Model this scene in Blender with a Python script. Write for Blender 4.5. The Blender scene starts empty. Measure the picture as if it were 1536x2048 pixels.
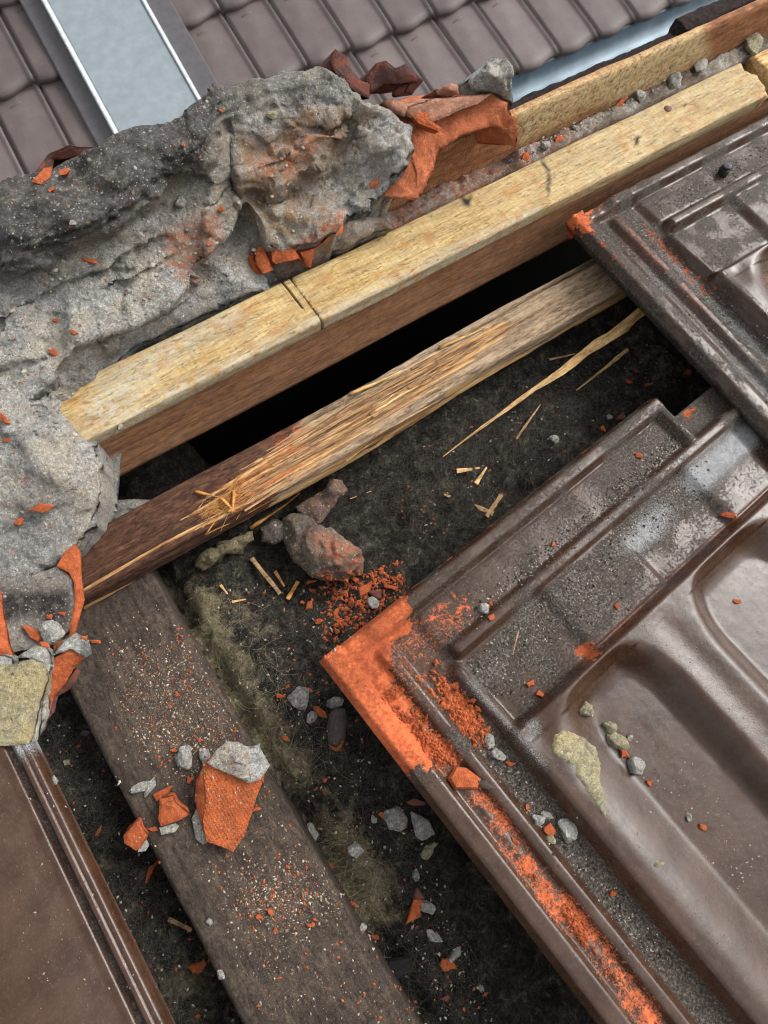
import bpy, bmesh, math, random
import numpy as np
from mathutils import Matrix, Vector
from mathutils.bvhtree import BVHTree
from mathutils.geometry import delaunay_2d_cdt

# ------------------------------------------------------------------ camera, sky, sun
S = 0.0075                                   # one layout unit = 7.5 mm
PITCH = math.radians(35)                     # the roof we look down on
RW = Matrix.Translation((0, 0, 6)) @ Matrix.Rotation(PITCH, 4, 'X')   # roof frame (x ridge, y up-slope, z normal) -> world
FPX = 1295.0
_X = np.array([4121, 2532, -FPX]); _X /= np.linalg.norm(_X)
_Y = np.array([-2918, 4087, -FPX]); _Y -= _X * (_X @ _Y); _Y /= np.linalg.norm(_Y)
RC = np.array([_X, _Y, np.cross(_X, _Y)])
_d = RC @ np.array([0, 0, -1.0])
CAM = -_d * (50.0 / -_d[2])

scene = bpy.context.scene
col = scene.collection
cd = bpy.data.cameras.new('camera')
cam = bpy.data.objects.new('camera', cd); col.objects.link(cam)
cd.sensor_fit = 'VERTICAL'; cd.sensor_height = 36; cd.sensor_width = 36
cd.lens = FPX / 2048 * 36
cd.clip_start = 0.01; cd.clip_end = 200
cd.dof.use_dof = True; cd.dof.focus_distance = 0.375; cd.dof.aperture_fstop = 18.0
m = Matrix([[RC[i][j] for j in range(3)] + [CAM[i] * S] for i in range(3)] + [[0, 0, 0, 1]])
cam.matrix_world = RW @ m
scene.camera = cam
scene.render.filter_size = 1.1; scene.cycles.filter_width = 1.1
scene.cycles.denoising_prefilter = 'ACCURATE'; scene.cycles.denoising_input_passes = 'RGB_ALBEDO_NORMAL'

sun_w = Vector((0.70, -0.42, 0.56)).normalized()         # towards the veiled sun, along the ridge and a little down-slope
world = bpy.data.worlds.new('World'); scene.world = world; world.use_nodes = True
wn = world.node_tree; wn.nodes.clear()
sky = wn.nodes.new('ShaderNodeTexSky'); sky.sky_type = 'NISHITA'; sky.sun_disc = False
sky.sun_elevation = math.asin(max(-1, min(1, sun_w.z)))
sky.sun_rotation = math.atan2(sun_w.x, sun_w.y)
sky.air_density = 1.0; sky.dust_density = 2.2; sky.ozone_density = 1.0
hs = wn.nodes.new('ShaderNodeHueSaturation'); hs.inputs['Saturation'].default_value = 0.10
bg = wn.nodes.new('ShaderNodeBackground'); bg.inputs['Strength'].default_value = 0.15
wo = wn.nodes.new('ShaderNodeOutputWorld')
wn.links.new(sky.outputs[0], hs.inputs['Color']); wn.links.new(hs.outputs[0], bg.inputs['Color'])
wn.links.new(bg.outputs[0], wo.inputs['Surface'])
sl = bpy.data.lights.new('sun', 'SUN'); sl.energy = 1.3; sl.angle = math.radians(28); sl.color = (1, 0.965, 0.92)
so = bpy.data.objects.new('sun', sl); col.objects.link(so)
so.rotation_euler = sun_w.to_track_quat('Z', 'Y').to_euler(); so.location = (0, 0, 9)
vs = scene.view_settings
vs.view_transform = 'Standard'; vs.look = 'None'; vs.gamma = 1; vs.exposure = 1.12; vs.use_curve_mapping = False

# ------------------------------------------------------------------ layout helpers
rng = np.random.default_rng(7)
def at(px, py, z):
    """layout point (roof frame) seen at photo pixel px,py on height z"""
    px = np.asarray(px, float); py = np.asarray(py, float); z = np.asarray(z, float)
    v = np.stack([px - 768, -(py - 1024), np.full_like(px, -FPX)], -1) @ RC.T
    t = (z - CAM[2]) / v[..., 2]
    return CAM + v * t[..., None]
def proj(P):
    c = (np.asarray(P, float) - CAM) @ RC
    return np.stack([768 + FPX * c[..., 0] / -c[..., 2], 1024 - FPX * c[..., 1] / -c[..., 2]], -1)

def _hash(ix, iy, iz, seed):
    h = (ix * 374761393 + iy * 668265263 + iz * 2147483647 + seed * 144665) & 0xffffffff
    h = ((h ^ (h >> 13)) * 1274126177) & 0xffffffff
    h = ((h ^ (h >> 16)) * 2246822519) & 0xffffffff
    return (h ^ (h >> 15)) / 4294967295.0 * 2 - 1
def vnoise(P, seed=0):
    P = np.asarray(P, float); i = np.floor(P).astype(np.int64); f = P - i
    f = f * f * f * (f * (f * 6 - 15) + 10); r = 0
    for a in (0, 1):
        for b in (0, 1):
            for c in (0, 1):
                w = (f[..., 0] if a else 1 - f[..., 0]) * (f[..., 1] if b else 1 - f[..., 1]) * (f[..., 2] if c else 1 - f[..., 2])
                r = r + w * _hash(i[..., 0] + a, i[..., 1] + b, i[..., 2] + c, seed)
    return r
def fbm(P, scale=1.0, octaves=4, seed=0, gain=0.5, ridged=False):
    P = np.asarray(P, float) * scale; r = 0; a = 1.0; n = 0
    for o in range(octaves):
        v = vnoise(P + o * 17.3, seed + o)
        if ridged: v = 1 - 2 * np.abs(v)
        r = r + a * v; n += a; a *= gain; P = P * 2.03
    return r / n
def sstep(a, b, x):
    t = np.clip((x - a) / (b - a), 0, 1); return t * t * (3 - 2 * t)
def band(x, a, b, r):
    return sstep(a - r, a + r, x) * (1 - sstep(b - r, b + r, x))
def inpoly(x, y, poly):
    x = np.asarray(x, float); y = np.asarray(y, float); r = np.zeros(x.shape, bool); n = len(poly)
    for i in range(n):
        x0, y0 = poly[i][:2]; x1, y1 = poly[(i + 1) % n][:2]
        if y0 == y1: continue
        r ^= ((y0 > y) != (y1 > y)) & (x < (x1 - x0) * (y - y0) / (y1 - y0) + x0)
    return r
def segdist(x, y, pts, closed=True):
    d = np.full(np.shape(x), 1e9); n = len(pts)
    for i in range(n if closed else n - 1):
        x0, y0 = pts[i][:2]; x1, y1 = pts[(i + 1) % n][:2]
        dx, dy = x1 - x0, y1 - y0; L = dx * dx + dy * dy + 1e-12
        t = np.clip(((x - x0) * dx + (y - y0) * dy) / L, 0, 1)
        d = np.minimum(d, np.hypot(x - x0 - t * dx, y - y0 - t * dy))
    return d
def softpoly(x, y, poly, r):
    """1 inside the outline, falling to 0 over r outside/inside"""
    d = segdist(x, y, poly); ins = inpoly(x, y, poly)
    return sstep(-r, r, np.where(ins, d, -d))
def tps(pts, vals, reg=1e-3):
    pts = np.asarray(pts, float) / 300.0; vals = np.asarray(vals, float); n = len(pts)
    def U(r2): return np.where(r2 > 0, r2 * np.log(r2 + 1e-12), 0)
    K = U(((pts[:, None] - pts[None]) ** 2).sum(-1)) + reg * np.eye(n)
    Pm = np.c_[np.ones(n), pts]
    Am = np.block([[K, Pm], [Pm.T, np.zeros((3, 3))]])
    w = np.linalg.solve(Am, np.r_[vals, 0, 0, 0])
    def f(x, y):
        q = np.stack([x, y], -1) / 300.0
        r2 = ((q[..., None, :] - pts) ** 2).sum(-1)
        return U(r2) @ w[:n] + w[n] + q @ w[n + 1:]
    return f

# ------------------------------------------------------------------ object helpers
ORIG = {}
HITS = []
def tag(o, label=None, cat=None, group=None, kind=None):
    if label: o['label'] = label
    if cat: o['category'] = cat
    if group: o['group'] = group
    if kind: o['kind'] = kind
    return o
def empty(name, org):
    o = bpy.data.objects.new(name, None); col.objects.link(o); o.empty_display_size = 0.02
    org = np.asarray(org, float); ORIG[o.name] = org
    o.matrix_world = RW @ Matrix.Translation(Vector(org * S))
    return o
def mk(name, V, F, mat, parent=None, attrs=None, smooth=True, hit=False, org=None):
    V = np.asarray(V, float)
    if hit:
        HITS.append((BVHTree.FromPolygons([tuple(v) for v in V], F), V.min(0) - 1e-3, V.max(0) + 1e-3))
    if parent is None:
        if org is None: org = np.array([V[:, 0].mean(), V[:, 1].mean(), V[:, 2].min()])
    else:
        org = ORIG[parent.name]
    me = bpy.data.meshes.new(name)
    me.from_pydata(((V - org) * S).tolist(), [], [list(map(int, f)) for f in F])
    me.polygons.foreach_set('use_smooth', [smooth] * len(me.polygons))
    if attrs:
        for k, a in attrs.items():
            at_ = me.attributes.new(k, 'FLOAT', 'POINT'); at_.data.foreach_set('value', np.asarray(a, np.float32))
    me.materials.append(mat); me.update()
    o = bpy.data.objects.new(name, me); col.objects.link(o)
    ORIG[o.name] = np.asarray(org, float)
    if parent is None: o.matrix_world = RW @ Matrix.Translation(Vector(np.asarray(org) * S))
    else: o.parent = parent
    return o
def cast(p, d):
    p = Vector(p); d = Vector(d); best = None
    for t, lo, hi in HITS:
        # quick slab test on the bounding box
        t0, t1 = 0.0, 1e9
        for k in range(3):
            if abs(d[k]) < 1e-9:
                if p[k] < lo[k] or p[k] > hi[k]: t0 = 1e18
                continue
            a, b = (lo[k] - p[k]) / d[k], (hi[k] - p[k]) / d[k]
            if a > b: a, b = b, a
            if a > t0: t0 = a
            if b < t1: t1 = b
        if t0 > t1 or (best is not None and t0 > best[3]): continue
        h = t.ray_cast(p, d, 500)
        if h[0] is not None and (best is None or h[3] < best[3]): best = h
    return best
def drop(px, py):
    """first surface the ray through a photo pixel meets"""
    v = RC @ np.array([px - 768, -(py - 1024), -FPX]); v /= np.linalg.norm(v)
    h = cast(CAM, v)
    if h is None: return None, None
    n = h[1]
    if n.dot(Vector(v)) > 0: n = -n
    return np.array(h[0]), np.array(n)

# ------------------------------------------------------------------ material helper
class G:
    def __init__(s, name):
        s.mat = bpy.data.materials.new(name); s.mat.use_nodes = True
        s.nt = s.mat.node_tree; s.nt.nodes.clear()
        s.out = s.nt.nodes.new('ShaderNodeOutputMaterial')
        s.b = s.nt.nodes.new('ShaderNodeBsdfPrincipled'); s.nt.links.new(s.b.outputs[0], s.out.inputs[0])
        tc = s.nt.nodes.new('ShaderNodeTexCoord')
        s.P = s.vm('SCALE', tc.outputs['Object'], scale=1 / S)
    def set(s, sock, v):
        if isinstance(v, bpy.types.NodeSocket): s.nt.links.new(v, sock)
        elif isinstance(v, (tuple, list)) and len(v) == 3 and sock.type == 'RGBA': sock.default_value = (*v, 1)
        else: sock.default_value = v
    def vm(s, op, a, b=None, scale=None):
        n = s.nt.nodes.new('ShaderNodeVectorMath'); n.operation = op; s.set(n.inputs[0], a)
        if b is not None: s.set(n.inputs[1], b)
        if scale is not None: s.set(n.inputs['Scale'], scale)
        return n.outputs[0]
    def mul(s, v): return s.vm('MULTIPLY', s.P, v)
    def m(s, op, a, b=0.0, c=None):
        n = s.nt.nodes.new('ShaderNodeMath'); n.operation = op; s.set(n.inputs[0], a); s.set(n.inputs[1], b)
        if c is not None: s.set(n.inputs[2], c)
        return n.outputs[0]
    def noise(s, scale, detail=5, rough=0.55, vec=None, dist=0.0, w=None):
        n = s.nt.nodes.new('ShaderNodeTexNoise'); s.set(n.inputs['Vector'], vec or s.P)
        n.inputs['Scale'].default_value = scale; n.inputs['Detail'].default_value = detail
        n.inputs['Roughness'].default_value = rough; n.inputs['Distortion'].default_value = dist
        return n.outputs['Fac']
    def voro(s, scale, feature='F1', vec=None, out='Distance', rnd=1.0):
        n = s.nt.nodes.new('ShaderNodeTexVoronoi'); n.feature = feature; s.set(n.inputs['Vector'], vec or s.P)
        n.inputs['Scale'].default_value = scale; n.inputs['Randomness'].default_value = rnd
        return n.outputs[out]
    def wave(s, scale, vec=None, dist=1.0, detail=2, axis='X', prof='SIN'):
        n = s.nt.nodes.new('ShaderNodeTexWave'); s.set(n.inputs['Vector'], vec or s.P); n.bands_direction = axis; n.wave_profile = prof
        n.inputs['Scale'].default_value = scale; n.inputs['Distortion'].default_value = dist; n.inputs['Detail'].default_value = detail
        n.inputs['Detail Scale'].default_value = 1.5
        return n.outputs['Fac']
    def ramp(s, fac, stops):
        n = s.nt.nodes.new('ShaderNodeValToRGB'); e = n.color_ramp.elements
        while len(e) < len(stops): e.new(0.5)
        for el, (p, c) in zip(e, stops): el.position = p; el.color = (*c, 1) if isinstance(c, (tuple, list)) else (c, c, c, 1)
        s.set(n.inputs[0], fac); return n.outputs[0]
    def mr(s, v, a, b, c=0.0, d=1.0):
        n = s.nt.nodes.new('ShaderNodeMapRange'); n.clamp = True; s.set(n.inputs[0], v)
        for i, x in enumerate((a, b, c, d)): s.set(n.inputs[i + 1], x)
        return n.outputs[0]
    def mix(s, f, a, b, mode='MIX'):
        n = s.nt.nodes.new('ShaderNodeMix'); n.data_type = 'RGBA'; n.blend_type = mode; n.clamp_factor = True
        s.set(n.inputs[0], f); s.set(n.inputs[6], a); s.set(n.inputs[7], b); return n.outputs[2]
    def attr(s, name):
        n = s.nt.nodes.new('ShaderNodeAttribute'); n.attribute_name = name; return n.outputs['Fac']
    def bump(s, h, strength=0.5, dist=0.1, prev=None):
        n = s.nt.nodes.new('ShaderNodeBump'); n.inputs['Strength'].default_value = strength
        n.inputs['Distance'].default_value = dist * S; s.set(n.inputs['Height'], h)
        if prev is not None: s.nt.links.new(prev, n.inputs['Normal'])
        return n.outputs[0]
    def done(s, color, rough=0.8, normal=None, spec=0.3, **kw):
        s.set(s.b.inputs['Base Color'], color); s.set(s.b.inputs['Roughness'], rough)
        s.set(s.b.inputs['Specular IOR Level'], spec)
        if normal is not None: s.nt.links.new(normal, s.b.inputs['Normal'])
        for k, v in kw.items(): s.set(s.b.inputs[k], v)
        return s.mat

# ------------------------------------------------------------------ materials
def mat_mortar(name, light=(0.47, 0.46, 0.435), dark=(0.036, 0.032, 0.031), ochre=(0.32, 0.205, 0.115), warm=(0.46, 0.41, 0.33)):
    g = G(name)
    big = g.noise(0.35, 6, 0.6); mid = g.noise(1.3, 10, 0.72); fine = g.noise(4.2, 8, 0.75); grit = g.noise(11, 5, 0.7)
    c = g.mix(g.mr(mid, 0.40, 0.60), tuple(x * 0.55 for x in light), tuple(x * 1.1 for x in light))
    c = g.mix(g.mr(big, 0.45, 0.60), c, warm)
    c = g.mix(g.mr(fine, 0.47, 0.36, 0, 0.75), c, tuple(x * 0.36 for x in light))
    c = g.mix(g.mr(fine, 0.53, 0.66, 0, 0.8), c, tuple(min(1, x * 1.75) for x in light))
    c = g.mix(g.mr(grit, 0.50, 0.34, 0, 0.7), c, tuple(x * 0.25 for x in light))
    oa = g.m('MULTIPLY', g.attr('ochre'), g.mr(g.noise(1.2, 7, 0.7), 0.36, 0.58)); c = g.mix(oa, c, ochre)
    ca = g.m('MULTIPLY', g.attr('clay'), g.mr(g.noise(2.2, 7, 0.7), 0.42, 0.58)); c = g.mix(ca, c, (0.44, 0.15, 0.075))
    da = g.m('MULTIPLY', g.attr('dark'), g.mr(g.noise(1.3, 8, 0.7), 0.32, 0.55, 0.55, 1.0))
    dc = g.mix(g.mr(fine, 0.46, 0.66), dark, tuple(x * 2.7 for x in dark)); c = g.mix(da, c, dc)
    # aggregate: sand grains and small pebbles of their own colours
    v1 = g.voro(2.3); v1c = g.voro(2.3, out='Color'); sep = g.nt.nodes.new('ShaderNodeSeparateColor'); g.nt.links.new(v1c, sep.inputs[0])
    pick = g.m('GREATER_THAN', sep.outputs[0], 0.86)
    peb = g.m('MULTIPLY', pick, g.mr(v1, 0.30, 0.20))
    pc = g.ramp(sep.outputs[1], [(0.0, (0.5, 0.47, 0.41)), (0.35, (0.12, 0.10, 0.09)), (0.55, (0.36, 0.24, 0.11)), (0.75, (0.62, 0.60, 0.55)), (1, (0.3, 0.29, 0.27))])
    c = g.mix(g.m('MULTIPLY', peb, 0.85), c, pc)
    v2 = g.voro(6.5); v2c = g.voro(6.5, out='Color'); s2 = g.nt.nodes.new('ShaderNodeSeparateColor'); g.nt.links.new(v2c, s2.inputs[0])
    c = g.mix(g.m('MULTIPLY', g.m('GREATER_THAN', s2.outputs[0], 0.80), g.mr(v2, 0.4, 0.25, 0, 0.7)), c, g.ramp(s2.outputs[1], [(0, (0.06, 0.05, 0.05)), (0.45, (0.5, 0.46, 0.38)), (1, (0.66, 0.63, 0.57))]))
    pit = g.mr(g.noise(2.6, 4, 0.5), 0.33, 0.27)
    c = g.mix(g.m('MULTIPLY', pit, 0.7), c, (0.09, 0.08, 0.07))
    h = g.m('ADD', g.m('MULTIPLY', mid, 0.55), g.m('MULTIPLY', fine, 0.6))
    h = g.m('ADD', h, g.m('MULTIPLY', grit, 0.30)); h = g.m('ADD', h, g.m('MULTIPLY', peb, 0.12)); h = g.m('SUBTRACT', h, g.m('MULTIPLY', pit, 0.3))
    return g.done(c, 0.93, g.bump(h, 1.0, 0.65), 0.15)
M_mortar = mat_mortar('mortar')
M_mortar_pale = mat_mortar('mortar_pale', (0.50, 0.485, 0.45), (0.10, 0.10, 0.1), warm=(0.50, 0.47, 0.38))
M_mortar_sand = mat_mortar('mortar_sand', (0.44, 0.40, 0.27), (0.2, 0.18, 0.12), (0.5, 0.38, 0.16), (0.50, 0.42, 0.22))

def mat_clay(name, base=(0.52, 0.125, 0.043), weave=False, dust=0.25, dull=None):
    g = G(name)
    n1 = g.noise(0.9, 8, 0.65); n2 = g.noise(3.6, 8, 0.72); n3 = g.noise(12, 4, 0.6)
    c = g.mix(g.mr(n1, 0.40, 0.60), tuple(x * 0.62 for x in base), base)
    c = g.mix(g.mr(n3, 0.48, 0.36, 0, 0.5), c, tuple(x * 0.45 for x in base))
    c = g.mix(g.mr(n2, 0.5, 0.72, 0, 0.5), c, (min(1, base[0] * 1.15), base[1] * 1.5, base[2] * 1.9))
    c = g.mix(g.mr(g.noise(2.6, 7, 0.7), 0.58, 0.72, 0, dust), c, (0.42, 0.36, 0.31))
    c = g.mix(g.mr(g.noise(4, 6, 0.6), 0.36, 0.28, 0, 0.6), c, tuple(x * 0.35 for x in base))
    if dull: c = g.mix(g.mr(g.noise(0.9, 7, 0.7), 0.40, 0.55), c, dull)
    h = g.m('ADD', g.m('MULTIPLY', n2, 0.6), g.m('MULTIPLY', n3, 0.2))
    nb = g.bump(h, 0.9, 0.5)
    if weave:
        wv = g.m('MULTIPLY', g.wave(1.5, dist=0.6, axis='X'), g.wave(1.5, dist=0.6, axis='Y'))
        nb = g.bump(wv, 0.6, 0.10, nb)
    return g.done(c, 0.9, nb, 0.2)
M_clay = mat_clay('terracotta')
M_clay_weave = mat_clay('terracotta_pressed', (0.55, 0.135, 0.045), True, 0.1)
M_clay_dull = mat_clay('terracotta_weathered', (0.33, 0.10, 0.06), False, 0.4, (0.10, 0.055, 0.05))
M_clay_pink = mat_clay('terracotta_dusty', (0.46, 0.22, 0.14), False, 0.7)

def mat_tile():
    g = G('brown_glaze')
    clay, dirt, lime, rust = g.attr('clay'), g.attr('dirt'), g.attr('lime'), g.attr('rust')
    n1 = g.noise(0.5, 5, 0.55); n2 = g.noise(3.2, 8, 0.7); n3 = g.noise(14, 5, 0.65)
    base = g.mix(g.mr(n1, 0.40, 0.60), (0.032, 0.0145, 0.0072), (0.048, 0.0245, 0.0135))
    base = g.mix(g.mr(n2, 0.52, 0.70, 0, 0.25), base, (0.065, 0.045, 0.034))
    rm = g.m('MULTIPLY', rust, g.mr(n2, 0.4, 0.6)); base = g.mix(rm, base, (0.20, 0.055, 0.025))
    wv = g.m('MULTIPLY', g.wave(1.25, dist=0.5, axis='X', detail=1), g.wave(1.25, dist=0.5, axis='Y', detail=1))
    h = g.m('ADD', g.m('MULTIPLY', n3, 0.25), g.m('MULTIPLY', n2, 0.3))
    nb = g.bump(h, 0.22, 0.2); 
    dots = g.m('MULTIPLY', g.mr(g.voro(3.0), 0.16, 0.05), g.m('GREATER_THAN', g.voro(3.0, out='Color'), 0.55)); nb = g.bump(dots, 0.3, 0.08, nb)
    base = g.mix(g.mr(g.noise(5.5, 8, 0.8), 0.55, 0.64, 0, 0.4), base, (0.08, 0.066, 0.06)); c = base
    dm = g.m('MULTIPLY', dirt, 1.0); dn = g.m('ADD', g.m('MULTIPLY', n3, 0.45), g.m('MULTIPLY', g.noise(4.5, 9, 0.8), 0.55)); dmask = g.mr(g.m('ADD', dn, g.m('MULTIPLY', g.m('SUBTRACT', dm, 0.5), 0.5)), 0.47, 0.54)
    dmask = g.m('MULTIPLY', dmask, g.mr(dm, 0.03, 0.2))
    dcol = g.ramp(g.noise(6, 8, 0.8), [(0.38, (0.012, 0.011, 0.010)), (0.47, (0.040, 0.034, 0.029)), (0.55, (0.105, 0.088, 0.072)), (0.66, (0.27, 0.245, 0.21))])
    c = g.mix(dmask, base, dcol)
    lmask = g.m('MULTIPLY', g.mr(g.m('ADD', n3, g.m('MULTIPLY', g.m('SUBTRACT', lime, 0.5), 0.6)), 0.42, 0.62), g.mr(lime, 0.03, 0.25))
    c = g.mix(g.m('MULTIPLY', lmask, 0.85), c, g.ramp(n2, [(0.3, (0.20, 0.20, 0.2)), (0.7, (0.42, 0.43, 0.44))]))
    edge = g.m('ADD', g.m('MULTIPLY', g.noise(1.7, 9, 0.72), 0.75), g.m('MULTIPLY', g.noise(7, 5, 0.7), 0.25))
    cmask = g.mr(g.m('ADD', edge, g.m('MULTIPLY', g.m('SUBTRACT', clay, 0.5), 0.42)), 0.50, 0.525)
    cmask = g.m('MULTIPLY', cmask, g.mr(clay, 0.02, 0.1))
    cc = g.mix(g.mr(g.m('ADD', g.m('MULTIPLY', n3, 0.4), g.m('MULTIPLY', n2, 0.6)), 0.42, 0.58), (0.36, 0.068, 0.022), (0.60, 0.15, 0.05))
    c = g.mix(cmask, c, cc)
    pw = g.attr('powder'); pmask = g.mr(g.m('ADD', g.m('ADD', g.m('MULTIPLY', g.noise(8, 6, 0.75), 0.6), g.m('MULTIPLY', n2, 0.4)), g.m('MULTIPLY', g.m('SUBTRACT', pw, 0.5), 0.36)), 0.47, 0.56); pmask = g.m('MULTIPLY', pmask, g.mr(pw, 0.03, 0.2)); c = g.mix(pmask, c, cc); cmask = g.m('MAXIMUM', cmask, pmask)
    wear = g.m('MAXIMUM', g.m('MAXIMUM', cmask, dmask), lmask)
    rough = g.m('MAXIMUM', g.mr(n2, 0.38, 0.62, 0.17, 0.30), g.m('MULTIPLY', wear, 0.9))
    nb = g.bump(g.m('MULTIPLY', g.m('ADD', dmask, g.m('MULTIPLY', lmask, 0.5)), n3), 0.6, 0.16, nb)
    nb = g.bump(g.m('SUBTRACT', g.m('MULTIPLY', g.m('MULTIPLY', g.m('ADD', n3, n2), cmask), 0.9), g.m('MULTIPLY', cmask, 0.35)), 0.4, 0.16, nb)
    return g.done(c, rough, nb, 0.36)
M_tile = mat_tile()

def mat_wood(name, stops, grain=(0.11, 1, 1), axis='X', saw=0.0, blot=None, blotamt=0.5, bumpd=0.25, speck=None, extra=None, sawscale=2.2):
    g = G(name)
    v = g.mul(grain)
    n1 = g.noise(1.8, 8, 0.65, v, 0.4); n2 = g.noise(4.5, 9, 0.8, g.vm('MULTIPLY', v, (2.4 if grain[0] < grain[1] else 1, 2.4 if grain[1] < grain[0] else 1, 1))); n3 = g.noise(1.3, 6, 0.65)
    f = g.mr(g.m('ADD', g.m('MULTIPLY', n1, 0.5), g.m('MULTIPLY', n2, 0.5)), 0.36, 0.64, 0.2, 0.82)
    c = g.ramp(f, stops)
    ck = g.m('ABSOLUTE', g.m('SUBTRACT', g.noise(2.4, 6, 0.6, v, 0.5), 0.5)); crack = g.m('MULTIPLY', g.mr(ck, 0.012, 0.002), g.mr(n3, 0.42, 0.56))
    c = g.mix(g.m('MULTIPLY', crack, 0.75), c, tuple(x * 0.22 for x in stops[1][1]))
    c = g.mix(g.mr(g.noise(7, 7, 0.8), 0.46, 0.36, 0, 0.55), c, tuple(x * 0.4 for x in stops[1][1]))
    h = g.m('SUBTRACT', g.m('ADD', g.m('MULTIPLY', n1, 0.5), g.m('MULTIPLY', n2, 0.5)), g.m('MULTIPLY', crack, 0.3))
    if blot:
        c = g.mix(g.m('MULTIPLY', g.mr(g.m('ADD', g.m('MULTIPLY', n3, 0.6), g.m('MULTIPLY', g.noise(6, 6, 0.75), 0.4)), 0.46, 0.60), blotamt), c, blot)
    if saw:
        sw = g.wave(sawscale, g.mul((1, 0.25, 0.25)), 5.0, 4, axis)
        c = g.mix(g.m('MULTIPLY', g.mr(sw, 0.45, 0.1), saw), c, tuple(x * 0.45 for x in stops[1][1]))
        h = g.m('ADD', h, g.m('MULTIPLY', sw, 0.25 * saw))
    if speck:
        c = g.mix(g.m('MULTIPLY', g.mr(g.noise(13, 4, 0.7), 0.60, 0.68), speck[1]), c, speck[0])
    if extra: c = extra(g, c)
    return g.done(c, 0.85, g.bump(h, 0.8, bumpd), 0.2)
def yellow_extra(g, c):
    # cement film and black mould on the sawn surface
    c = g.mix(g.m('MULTIPLY', g.mr(g.attr('cement'), 0.05, 1), g.mr(g.noise(3.2, 8, 0.75), 0.40, 0.58)), c, (0.40, 0.385, 0.33))
    c = g.mix(g.m('MULTIPLY', g.mr(g.noise(0.9, 8, 0.7, g.mul((0.35, 1, 1))), 0.47, 0.60), 0.55), c, (0.28, 0.21, 0.115))
    c = g.mix(g.m('MULTIPLY', g.mr(g.m('ADD', g.m('MULTIPLY', g.noise(5.5, 7, 0.8), 0.55), g.m('MULTIPLY', g.noise(1.1, 5, 0.6), 0.45)), 0.54, 0.64), 0.6), c, (0.15, 0.11, 0.065))
    c = g.mix(g.m('MULTIPLY', g.mr(g.noise(0.5, 6, 0.7), 0.52, 0.66), 0.7), c, (0.34, 0.16, 0.055))
    c = g.mix(g.m('MULTIPLY', g.mr(g.noise(3.6, 8, 0.8, g.mul((0.3, 1.6, 1))), 0.45, 0.36), 0.5), c, (0.58, 0.46, 0.26))
    c = g.mix(g.mr(g.attr('mould'), 0.1, 0.9), c, (0.02, 0.019, 0.018))
    return c
M_yellow = mat_wood('sawn_pine_yellow', [(0.3, (0.25, 0.15, 0.055)), (0.45, (0.40, 0.27, 0.105)), (0.6, (0.48, 0.35, 0.155)), (0.75, (0.53, 0.42, 0.23))], saw=0.16, sawscale=0.7, extra=yellow_extra, bumpd=0.2)
M_beam = mat_wood('planed_pine_brown', [(0.3, (0.20, 0.085, 0.038)), (0.5, (0.35, 0.165, 0.078)), (0.7, (0.45, 0.245, 0.13))], grain=(0.12, 1.5, 1.5), blot=(0.15, 0.10, 0.075), blotamt=0.5, bumpd=0.08, speck=((0.38, 0.27, 0.19), 0.35))
def back_extra(g, c):
    c = g.mix(g.m('MULTIPLY', g.mr(g.attr('cement'), 0.05, 1), g.mr(g.noise(2.4, 8, 0.7), 0.36, 0.56)), c, (0.56, 0.43, 0.20))
    c = g.mix(g.m('MULTIPLY', g.mr(g.attr('cement'), 0.4, 1), g.mr(g.noise(4.4, 8, 0.7), 0.52, 0.62)), c, (0.55, 0.52, 0.44))
    return c
M_back = mat_wood('sawn_pine_orange', [(0.3, (0.17, 0.065, 0.028)), (0.5, (0.31, 0.135, 0.058)), (0.72, (0.40, 0.20, 0.09))], saw=0.3, extra=back_extra, blot=(0.13, 0.055, 0.035), blotamt=0.55, sawscale=0.9)
def bat_extra(g, c):
    torn = g.attr('torn'); dk = g.attr('dark'); cl = g.attr('clay')
    v = g.mul((0.10, 1, 1)); n = g.noise(3.0, 9, 0.78, v, 0.3)
    ln = g.wave(0.55, g.mul((0.05, 1, 1)), 7.0, 4, 'Y'); n = g.m('ADD', g.m('MULTIPLY', n, 0.85), g.m('MULTIPLY', ln, 0.15))
    fresh = g.ramp(n, [(0.35, (0.08, 0.034, 0.014)), (0.43, (0.28, 0.13, 0.050)), (0.51, (0.44, 0.245, 0.100)), (0.59, (0.55, 0.35, 0.155)), (0.72, (0.62, 0.45, 0.25))])
    dark = g.ramp(g.m('ADD', g.m('MULTIPLY', g.noise(3.4, 9, 0.8, g.mul((0.35, 1, 1))), 0.7), g.m('MULTIPLY', g.noise(9, 6, 0.8, g.mul((0.12, 1, 1))), 0.3)), [(0.38, (0.018, 0.009, 0.006)), (0.48, (0.060, 0.028, 0.017)), (0.56, (0.11, 0.052, 0.030)), (0.68, (0.20, 0.10, 0.055))])
    c = g.mix(g.mr(g.m('ADD', dk, g.m('MULTIPLY', g.m('SUBTRACT', n, 0.5), 0.8)), 0.4, 0.6), c, dark)
    c = g.mix(g.mr(g.m('ADD', torn, g.m('MULTIPLY', g.m('SUBTRACT', n, 0.5), 1.3)), 0.45, 0.6), c, fresh)
    c = g.mix(g.m('MULTIPLY', cl, g.mr(g.noise(3.5, 8, 0.75), 0.46, 0.60)), c, (0.52, 0.12, 0.04))
    return c
M_batten = mat_wood('weathered_batten', [(0.3, (0.11, 0.072, 0.045)), (0.5, (0.27, 0.19, 0.12)), (0.7, (0.40, 0.30, 0.20))], extra=bat_extra, bumpd=0.35)
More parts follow.
